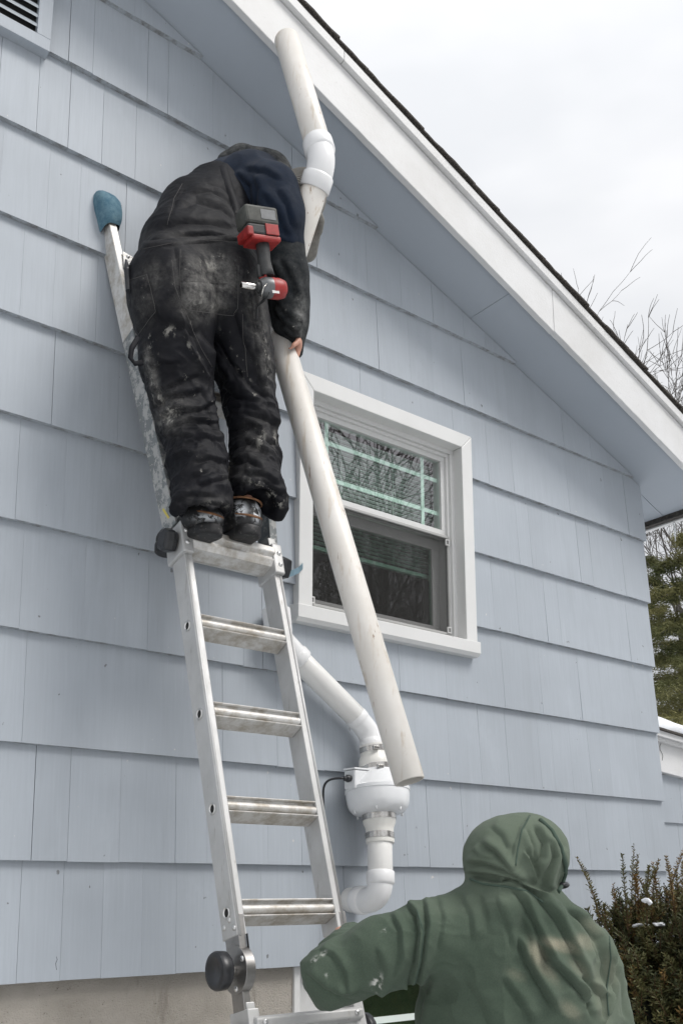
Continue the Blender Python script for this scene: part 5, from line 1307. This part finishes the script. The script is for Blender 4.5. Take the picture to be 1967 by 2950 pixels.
def hoodie2(P):
    n_ = fd2
    d = chain(P, [J(1178, 2150, 2.30), ch2, be2, hp2 + A((0, 0, .06))], [.150, .215, .225, .215], .06, n_, .64)
    d = smin(d, chain(P, [J(1090, 2150, 2.28), J(1255, 2180, 2.32)], [.105, .098], .05, n_, .8), .07)
    d = smin(d, chain(P, [J(1090, 2165, 2.27), sL2, J(880, 2190, 2.25), eL2], [.090, .082, .078, .070], .03), .05)
    d = smin(d, chain(P, [eL2, eL2 * .45 + wL2 * .55, wL2], [.068, .056, .043], .02), .03)
    d = smin(d, chain(P, [J(1268, 2190, 2.32), sR2, eR2, wR2], [.092, .080, .076, .05], .03), .045)
    # hood, pulled up over the head
    h = ellip(P, J(1166, 1972, 2.32), (.104, .118, .102))
    h = smin(h, ellip(P, J(1208, 1955, 2.34), (.074, .115, .088)), .04)
    h = smin(h, chain(P, [J(1222, 1925, 2.38), J(1255, 1985, 2.38), J(1264, 2045, 2.37)], [.050, .038, .022], .03), .035)
    h = smax(h, -ellip(P, J(1288, 1990, 2.46), (.05, .095, .085)), .015)
    nk = chain(P, [J(1108, 2060, 2.27), J(1160, 2078, 2.235), J(1225, 2088, 2.255), J(1262, 2080, 2.31)], [.040, .043, .042, .032], .02)
    h = smin(h, nk, .03)
    d = smin(d, h, .022)
    return d
F2 = [  # hood
 ([(1222, 1872), (1198, 1900), (1184, 1942), (1178, 1980)], 5, 4), ([(1105, 1928), (1142, 1951), (1166, 1977), (1182, 1996)], 8, 13), ([(1068, 1975), (1112, 1974), (1160, 1990), (1219, 2022)], 8, 13), ([(1070, 2000), (1120, 2002), (1165, 2008), (1225, 2038)], 6, 9),
 ([(1074, 2006), (1095, 2016), (1142, 2024), (1172, 2016), (1219, 2028), (1265, 2062)], 6, -12), ([(1228, 1890), (1256, 1936), (1250, 1971), (1234, 1995)], 8, 14), ([(1258, 1925), (1276, 1966), (1262, 2005), (1252, 2049)], 7, 13), ([(1200, 1905), (1216, 1945), (1222, 1975)], 7, 8, -1),
 ([(1205, 1950), (1220, 1972), (1232, 2000), (1240, 2030)], 6, -14), ([(1285, 1945), (1298, 1985), (1288, 2030)], 6, 6), ([(1130, 1890), (1160, 1915), (1176, 1950)], 10, 5), ([(1085, 1945), (1105, 1960), (1140, 1968)], 7, 6), ([(1142, 2026), (1160, 2014), (1190, 2018), (1230, 2042), (1262, 2075)], 6, 12),
 # back
 ([(1175, 2030), (1207, 2066), (1231, 2114), (1255, 2173), (1265, 2215)], 8, 13), ([(1231, 2050), (1267, 2090), (1290, 2126), (1320, 2179), (1367, 2268)], 8, 15), ([(1290, 2080), (1338, 2114), (1373, 2155), (1392, 2209), (1390, 2268)], 8, 15), ([(1190, 2144), (1213, 2203), (1243, 2256), (1284, 2327)], 9, 14), ([(1237, 2150), (1261, 2197), (1302, 2233), (1344, 2280), (1367, 2340)], 9, 16),
 ([(1359, 2250), (1385, 2286), (1388, 2345)], 7, 14), ([(1403, 2161), (1398, 2221), (1394, 2298), (1388, 2360)], 7, -16), ([(1330, 2240), (1352, 2285), (1348, 2320)], 8, -14), ([(1300, 2100), (1345, 2160), (1365, 2215)], 8, 8, -1), ([(1210, 2100), (1225, 2160), (1222, 2220)], 10, 6), ([(1150, 2060), (1172, 2120), (1180, 2180)], 11, 6),
 ([(1155, 2230), (1200, 2290), (1235, 2352)], 12, 8), ([(1065, 2043), (1089, 2102), (1095, 2161)], 12, 6), ([(1110, 2045), (1128, 2095), (1130, 2150)], 12, 5), ([(1080, 2230), (1120, 2300), (1150, 2380)], 18, 5),
 ([(934, 2072), (961, 2102), (967, 2149), (958, 2209), (934, 2290)], 6, 12), ([(979, 2060), (988, 2126), (976, 2209), (950, 2300)], 8, 11), ([(1012, 2055), (1024, 2110), (1012, 2190)], 10, 5), ([(945, 2250), (935, 2300), (930, 2352)], 10, -16), ([(1005, 2230), (985, 2300), (975, 2370)], 12, 7),
 ([(900, 2095), (925, 2140), (925, 2200), (905, 2260)], 8, 7), ([(870, 2170), (890, 2230), (868, 2285)], 9, 6), ([(735, 2175), (770, 2190), (800, 2230), (806, 2290)], 9, 6), ([(705, 2225), (750, 2262), (815, 2285)], 9, 6), ([(760, 2275), (830, 2262), (890, 2280)], 8, 6), ([(1412, 2200), (1432, 2260), (1445, 2352)], 10, 6)]
def at2(v, N):
    uv = proj(v); f = np.zeros(len(v))
    for b in ((1290, 2172, 42, 14, 18, 1), (1345, 2165, 26, 16, 30, .9), (1235, 2195, 16, 40, -25, .7), (1255, 2230, 40, 14, 50, .6), (1380, 2290, 14, 60, -10, .45), (1330, 2225, 30, 12, 45, .6), (1185, 2240, 24, 12, 30, .4), (1400, 2230, 16, 40, -15, .6), (1310, 2320, 30, 16, 40, .35), (1360, 2130, 30, 14, 35, .4)):
        f = np.maximum(f, b[5] * blob(uv, *b[:5]))
    p = np.zeros(len(v))
    for b in ((866, 2258, 13, 20, 10, 1), (886, 2138, 12, 5, -25, .9), (905, 2106, 5, 4, 0, 1), (720, 2206, 6, 14, 40, .7), (742, 2190, 10, 5, -40, .6), (858, 2235, 6, 12, 20, .5), (750, 2240, 5, 5, 0, .4)):
        p = np.maximum(p, b[5] * blob(uv, *b[:5]))
    lit_ = .55 * np.clip((2075 - uv[:, 1]) / 60, 0, 1) + .8 * blob(uv, 1392, 2260, 60, 130, -12) + .3 * blob(uv, 1080, 2075, 120, 25, -6)  # light on hood, shoulder top and right arm, put into the colour
    return {'fade': f, 'paint': p, 'lit_pale': np.clip(lit_, 0, 1), 'dust': 0 * f}
hd_, h2v, h2q = garment('hoodie', hoodie2, ap2.min(0) * A((1, 1, 0)) + A((-.22, -.3, .88)), A((ap2.max(0)[0] + .3, ap2.max(0)[1] + .25, 1.98)), .0125, M_GREEN, w2, [(f[0], f[1], f[2] * (1.0 if k_ < 13 else 1.1)) + tuple(f[3:]) for k_, f in enumerate(F2)],
    lambda v, N: (.35 + .65 * np.clip((proj(v)[:, 1] - 2020) / 60, 0, 1)) * (vnoise(v, 9, 21) * .005 + vnoise(v, 22, 22) * .0022 + ridged(v * A((1.3, 1.3, .7)) + .06 * vnoise(v, 6, 2)[:, None], 8, 23) * .007 + ridged(v + .05 * vnoise(v, 12, 40)[:, None], 24, 41) * .0032 + vnoise(v, 55, 42) * .0008), at2, sub=2)
bv2 = make_bvh(h2v, h2q)
M_GREENSEAM = plain('green_seam', (.055, .085, .065), .95, var=.1)
cord(bv2, [(1216, 1873), (1198, 1905), (1188, 1950), (1182, 1995)], .0022, 'hood_seam', M_GREENSEAM, w2, .0)
cord(bv2, [(957, 2090), (972, 2140), (966, 2200), (945, 2290)], .0020, 'sleeve_seam', M_GREENSEAM, w2, .0)
cord(bv2, [(1398, 2150), (1402, 2200), (1392, 2270), (1398, 2345)], .0020, 'sleeve_seam', M_GREENSEAM, w2, .0)
cord(bv2, [(1240, 1884), (1266, 1908), (1286, 1945), (1298, 1985), (1296, 2018), (1276, 2056)], .0055, 'hood_hem', M_GREENSEAM, w2, .001, 8, 5)
cord(bv2, [(1078, 2018), (1110, 2030), (1160, 2036), (1210, 2046), (1255, 2078)], .0028, 'neck_seam', M_GREENSEAM, w2, .0)
# cap peak showing under the hood
garment('cap_peak', lambda P: ellip(P, J(1282, 2032, 2.385), (.026, .05, .011), np.stack([fx2, fd2, fz2], 1)), J(1290, 2032, 2.385) - .09, J(1290, 2032, 2.385) + .09, .004, M_BLKPL, w2)
def trousers2(P):
    d = None
    for s in (-1, 1):
        h_ = hp2 + fx2 * .09 * s; k_ = A((h_[0], h_[1] + .02, .50)); f_ = A((h_[0], h_[1], .09))
        e = chain(P, [h_ + A((0, 0, .1)), h_, k_, f_], [.13, .115, .088, .082], .03); d = e if d is None else smin(d, e, .03)
    return smax(d, .06 - P[:, 2], .01)
garment('trousers', trousers2, hp2 * A((1, 1, 0)) + A((-.35, -.3, .0)), hp2 + A((.35, .3, .25)), .013, M_JEAN, w2, (), lambda v, N: ridged(v * A((1, 1, 2.4)), 8, 31) * .01, lambda v, N: {'dust': .2 + 0 * v[:, 0], 'splat': 0 * v[:, 0]})
for s in (-1, 1):
    f_ = A((hp2[0], hp2[1], 0)) + fx2 * .09 * s
    garment('shoe', lambda P: smax(chain(P, [f_ + A((0, 0, .09)), f_ + A((0, 0, .05)), f_ + fd2 * .17 + A((0, 0, .035))], [.055, .06, .05], .03), .003 - P[:, 2], .005), f_ - .2, f_ + .35, .01, M_BOOT, w2, attrs=lambda v, N: {'snow': 0 * v[:, 0]})
# ------------------------------------------------------------------ trees, shrub, snow
M_BARK = plain('grey_bark', (.115, .105, .098), .9, var=.35, scale=30, bump=.5, bscale=60)
t = NT('evergreen_needles')
M_NEEDLE = t.set(color=t.mix(t.ramp(t.noise(.9, 4, .6), [(.38, 0), (.62, 1)]), (.095, .11, .045), (.23, .215, .09)), rough=.7, spec=.2)
t = NT('yew_needles')
tint = attr(t, 'tint')
M_YEW = t.set(color=t.mix(t.ramp(tint, [(.55, 0), (1.0, 1)]), t.mix(t.ramp(tint, [(0, 0), (.5, 1)]), (.030, .040, .018), (.110, .108, .040)), (.24, .12, .036)), rough=.55, spec=.3)
M_YEWSTEM = plain('rusty_stem', (.085, .042, .02), .8, var=.3, scale=60)
t = NT('icicle_ice'); M_ICE = t.set(color=(.9, .94, .96), rough=.1, trans=.8)

def grow(rng, start, d, length, rad, level, out, spread=.62, maxl=6, droop=.0, twig=.006):
    n = 4; pts = [start]; dd = d.copy(); p = start.copy()
    for i in range(n):
        dd = (dd + V(rng.gauss(0, .10), rng.gauss(0, .10), rng.gauss(.02, .08) - droop)).normalized(); p = p + dd * (length / n); pts.append(p.copy())
    rads = [rad * (1 - .45 * i / n) for i in range(n + 1)]
    out.append((pts, rads, level))
    if level >= maxl: return
    k = rng.choice((2, 3)) if level > 0 else 4
    for c in range(k + (1 if level < 3 else 0)):
        i = rng.randint(2, n) if c else n
        ang = rng.uniform(.35, 1.0) * spread * 1.25; az = rng.uniform(0, 2 * math.pi)
        u = dd.orthogonal().normalized(); w = dd.cross(u)
        nd = (dd * math.cos(ang) + (u * math.cos(az) + w * math.sin(az)) * math.sin(ang) + V(0, 0, .12)).normalized()
        grow(rng, pts[i], nd, length * rng.uniform(.60, .80), max(rads[i] * rng.uniform(.55, .72), twig), level + 1, out, spread, maxl, droop, twig)
def bare_tree(name, base, height, seed, label, group=None, maxl=6, twig=.007, lean=(0, 0), thick=.014):
    rng = random.Random(seed); out = []
    grow(rng, V(0, 0, 0), V(lean[0], lean[1], 1).normalized(), height * .29, height * thick, 0, out, .62, maxl, 0, twig)
    root = empty(name, base, label, 'tree', group)
    tr, cr = MB(), MB()
    for pts, rads, lv in out:
        (tr if lv < 2 else cr).tube(pts, rads, 7 if lv < 2 else (5 if lv < 4 else 3), cap=False)
    for nm, mb in (('trunk', tr), ('crown', cr)):
        o = mb.build(nm, M_BARK, None, fix=False); o.parent = root
    return root
def copy_tree(root, base, scale, rz, label, group=None):
    r = root.copy(); COL.objects.link(r); r.location = base; r.scale = (scale,) * 3; r.rotation_euler = (0, 0, rz); r['label'] = label
    if group: r['group'] = group
    for ch in list(root.children):
        c = ch.copy(); COL.objects.link(c); c.parent = r
    return r
def under(x, y, d): p = at_depth(x, y, d); return V(p.x, p.y, 0), p.z
b1, h1 = under(1462, 700, 24); b2, h2 = under(1556, 800, 21)
T1 = bare_tree('bare_tree', b1, h1 * .98, 5, 'bare grey deciduous tree whose thin top branches show above the roof edge, farther left', None, 7, .0065)
T2 = bare_tree('bare_tree', b2, h2 * 1.08, 11, 'bare tree with thick crooked limbs at the right edge below the sky', None, 7, .0065)
# trees behind the photographer, seen only as reflections in the window panes
RT = bare_tree('bare_tree', V(8.2, -4.6, 0), 9.5, 21, 'bare tree standing behind the photographer, seen only as a reflection in the window glass', 'trees reflected in the window', 6, .009, thick=.030)
for k, (x, y, s, rz) in enumerate(((9.0, -7.5, .9, 1.0), (10.6, -5.8, 1.0, 3.0), (11.6, -9.6, 1.1, .6), (13.0, -8.0, .9, 2.2), (9.5, -12.5, 1.0, 4.0), (16.5, -14.0, 1.1, .3), (12.0, -17.0, 1.15, 5.1))):
    copy_tree(RT, V(x, y, 0), s, rz, 'bare tree standing behind the photographer, seen only as a reflection in the window glass', 'trees reflected in the window')
# ---- evergreens beyond the wing
def evergreen(base, height, rad, seed, label, z0=.12, dens=1.0):
    rng = random.Random(seed); npr = np.random.default_rng(seed)
    root = empty('evergreen_tree', base, label, 'tree')
    m = MB(); m.tube([V(0, 0, 0), V(.05, .02, height * .5), V(0, 0, height)], [height * .016, height * .011, .02], 8, cap=False)
    cen, dirs = [], []
    nb = int(52 * dens)
    for i in range(nb):
        f = z0 + (1 - z0) * (i / nb) ** .9; z = f * height; L = rad * (1.04 - f) ** .75 * rng.uniform(.65, 1.1); az = i * 2.39996 + rng.uniform(-.3, .3)
        o = V(math.cos(az), math.sin(az), 0); pts = [V(0, 0, z) + o * L * u + V(0, 0, L * (.22 * u - .42 * u * u)) for u in (0, .25, .5, .75, 1)]
        m.tube(pts, [.03 * (1 - f) + .012, .018, .012, .008, .004], 4, cap=False)
        for u in np.linspace(.15, 1, int(10 + 16 * L / rad)):
            p = V(0, 0, z) + o * L * u + V(0, 0, L * (.22 * u - .42 * u * u)); side = V(-o.y, o.x, 0); sp = L * .34 * (1.05 - abs(u - .4))
            for s in (-1, 1):
                for q in np.linspace(.05, 1, 6):
                    cen.append(p + side * s * sp * q + o * sp * q * .5 + V(rng.gauss(0, .03), rng.gauss(0, .03), -.10 * q * q * sp + rng.gauss(0, .03))); dirs.append((side * s + o * .9 + V(0, 0, -.25)).normalized())
    o_ = m.build('trunk', M_BARK, None, fix=False); o_.parent = root
    C_ = np.array([list(c) for c in cen]); D_ = np.array([list(d) for d in dirs]); K = 9
    C2 = np.repeat(C_, K, 0) + npr.normal(0, .035, (len(C_) * K, 3)); D2 = np.repeat(D_, K, 0) + npr.normal(0, .55, (len(C_) * K, 3)); D2 /= np.linalg.norm(D2, axis=1)[:, None]
    W = np.cross(D2, npr.normal(0, 1, D2.shape)); W /= np.linalg.norm(W, axis=1)[:, None]
    ln = npr.uniform(.05, .11, (len(D2), 1)); wd = npr.uniform(.004, .0085, (len(D2), 1))
    vv = np.stack([C2 - W * wd, C2 + W * wd, C2 + D2 * ln], 1).reshape(-1, 3); ff = np.arange(len(vv)).reshape(-1, 3)
    me = bpy.data.meshes.new('needles'); me.from_pydata(vv.tolist(), [], ff.tolist()); me.materials.append(M_NEEDLE)
    ob = bpy.data.objects.new('crown', me); COL.objects.link(ob); ob.parent = root
    return root
for (x, y, d, hh, rr, sd, lb) in ((1600, 1350, 13.0, 6.3, 2.6, 3, 'olive-green evergreen with drooping boughs directly behind the snowy wing roof'), (1480, 1500, 17.0, 7.6, 2.8, 8, 'darker evergreen tree farther back, beside the house corner')):
    b, hz = under(x, y, d); evergreen(b, hh, rr, sd, lb)
# ---- yew by the wall
yb = at_depth(1585, 2300, 3.75); yc = A(V(yb.x, yb.y, .74)); YR = A((.60, .55, .76))
yew = empty('yew_shrub', V(yc[0], yc[1], 0), 'dark green yew shrub with rusty upright shoots and specks of snow by the wall', 'shrub')
npr = np.random.default_rng(4)
def needles(C_, D_, len_, wid, droop=0):
    """flat needle = narrow quad folded at its tip"""
    W = np.cross(D_, npr.normal(0, 1, D_.shape)); W /= np.linalg.norm(W, axis=1)[:, None]
    return np.stack([C_ - W * wid[:, None] * .6, C_ + W * wid[:, None] * .6, C_ + D_ * (len_ * .6)[:, None] + W * wid[:, None], C_ + D_ * len_[:, None], C_ + D_ * (len_ * .6)[:, None] - W * wid[:, None]], 1)
NV, NTINT = [], []; stems = MB()
def sprig(p, d, L, tint, nn, ln=.019):
    d = d / np.linalg.norm(d); tt = np.linspace(.08, 1, nn); bend = npr.normal(0, .12, 3)
    P_ = p + np.outer(tt * L, d) + np.outer(tt ** 2 * L, bend); u = np.cross(d, (0.3, .5, .8)); u /= np.linalg.norm(u); w = np.cross(d, u)
    az = np.arange(nn) * 2.4 + npr.uniform(0, 6); rad = np.outer(np.cos(az), u) + np.outer(np.sin(az), w)
    dd = rad * .85 + d * .62 + npr.normal(0, .16, (nn, 3)); dd /= np.linalg.norm(dd, axis=1)[:, None]
    ll = ln * npr.uniform(.75, 1.15, nn) * np.where(tt > .85, .7, 1)
    NV.append(needles(P_, dd, ll, np.full(nn, .0027))); NTINT.append(np.clip(np.full(nn, tint) + npr.normal(0, .06, nn), 0, 1))
    stems.tube([V(*p), V(*(p + d * L * .5 + bend * L * .25)), V(*(p + d * L + bend * L))], [.0024, .0019, .0008], 4, cap=False)
for i in range(10500):
    a = npr.normal(0, 1, 3); a /= np.linalg.norm(a)
    if a[2] < -.55 or a @ A(FWD) > .25: continue
    lump = 1 + .10 * math.sin(a[0] * 7 + 1) * math.cos(a[1] * 6) + .06 * math.sin(a[2] * 11 + a[0] * 5)
    p = yc + a * YR * lump * npr.uniform(.82, 1.0)
    if (p - A(CAM)) @ A(FWD) > 4.6: continue
    d = a + A((0, 0, .45)) + npr.normal(0, .35, 3)
    tn = npr.choice([.15, .3, .42, .5, .8], p=[.32, .30, .22, .10, .06])
    sprig(p, d, npr.uniform(.05, .12), tn, 28, .025)
for (x0, y0, x1, y1) in ((1380, 2100, 1368, 1955), (1392, 2110, 1384, 2050), (1404, 2120, 1398, 2080), (1440, 2090, 1428, 1965), (1420, 2095, 1410, 2045), (1452, 2085, 1440, 1985), (1458, 2080, 1452, 1975), (1468, 2080, 1462, 1968), (1485, 2075, 1476, 1936), (1496, 2075, 1490, 1962), (1512, 2075, 1506, 1995), (1535, 2070, 1520, 1944), (1548, 2070, 1540, 1950), (1556, 2075, 1560, 1990), (1500, 2080, 1497, 1995), (1560, 2075, 1572, 1985), (1475, 2085, 1470, 2000)):
    dz = 3.62 + rnd.uniform(-.12, .14); p0 = A(at_depth(x0, y0 + 45, dz)); p1 = A(at_depth(x1, y1, dz)); L = np.linalg.norm(p1 - p0)
    sprig(p0, p1 - p0, L, rnd.choice((.35, .55, .62, .72, .82)), int(26 + L * 300), .017)
    for k in range(3): sprig(p0 + (p1 - p0) * rnd.uniform(.0, .3), (p1 - p0) / L + npr.normal(0, .35, 3), .07, rnd.choice((.3, .45, .7)), 18, .014)
nv = np.concatenate(NV); nt = np.repeat(np.concatenate(NTINT), 5); nf = np.arange(len(nv) * 5).reshape(-1, 5)
me = bpy.data.meshes.new('yew_needles'); me.from_pydata(nv.reshape(-1, 3).tolist(), [], nf.tolist()); me.materials.append(M_YEW)
at_ = me.attributes.new('tint', 'FLOAT', 'POINT'); at_.data.foreach_set('value', nt.astype(np.float32))
ob = bpy.data.objects.new('foliage', me); COL.objects.link(ob); adopt(ob, yew)
stems.build('stems', M_YEWSTEM, yew, fix=False)
m = MB(); m.ball(V(*yc), tuple(YR * .80), 24, 16); m.build('shaded_inner_mass', plain('yew_shade', (.014, .018, .010), .95, var=.5, scale=30), yew)  # one dark ball for the inner stems, its shade put into the colour
m = MB(); m.tube([V(yc[0], yc[1], 0), V(yc[0], yc[1], .5)], [.05, .04], 8); m.build('trunk', M_BARK, yew)
for k, (x, y, sx, sz, lb) in enumerate(((1428, 2103, .036, .006, 'longest streak of snow lying on the left side of the yew top'), (1447, 2093, .020, .006, 'snow patch right behind the longest streak on the yew'), (1484, 2070, .010, .010, 'upright blob of snow lodged between the tall yew shoots'), (1472, 2125, .026, .007, 'lowest snow patch on the yew, near the middle'), (1512, 2124, .022, .006, 'snow patch on the yew nearest the right picture edge'))):
    hit = [dd for dd in np.linspace(2.9, 3.9, 60) if (((A(at_depth(x, y, dd)) - yc) / YR) ** 2).sum() < 1.02]; c = A(at_depth(x, y, (hit[0] if hit else 3.5) - .012))
    rg = np.random.default_rng(k); els = [(c + A((rg.uniform(-1, 1) * sx, rg.uniform(-.01, .01), rg.uniform(-.6, .8) * sz)), (sx * rg.uniform(.25, .55), .014, sz * rg.uniform(.5, 1.0))) for _ in range(7)]
    def fn(P, els=els):
        d = None
        for cc, rr in els: e = ellip(P, cc, rr); d = e if d is None else smin(d, e, .004)
        return d + .003 * vnoise(P, 130, 3)
    o, _, _ = garment('snow_clump', fn, c - .07, c + .07, .0035, M_SNOW, None, sm=1); tag(o, lb, 'snow', 'snow clumps on the yew')
# icicle under the eave
ip = V(EAVE_X + .035, 0, zE - .03); r_ = ray(1555, 1305); k = (ip.x) / r_.x; yy = (CAM + r_ * k).y
m = MB(); m.lathe(V(EAVE_X + .035, yy, zE - .0305), V(0, 0, -1), [(0, .0), (0, .006), (.04, .005), (.09, .0032), (.115, .0008)], 8); ic = m.build('icicle', M_ICE, None); tag(ic, 'thin clear icicle hanging from the eave at the right edge', 'icicle')
# ------------------------------------------------------------------ render settings
cy = scene.cycles
cy.use_denoising = True; cy.use_adaptive_sampling = True; cy.adaptive_threshold = 0.02
cy.max_bounces = 5; cy.diffuse_bounces = 2; cy.glossy_bounces = 2; cy.transmission_bounces = 4; cy.transparent_max_bounces = 24
cy.caustics_reflective = False; cy.caustics_refractive = False
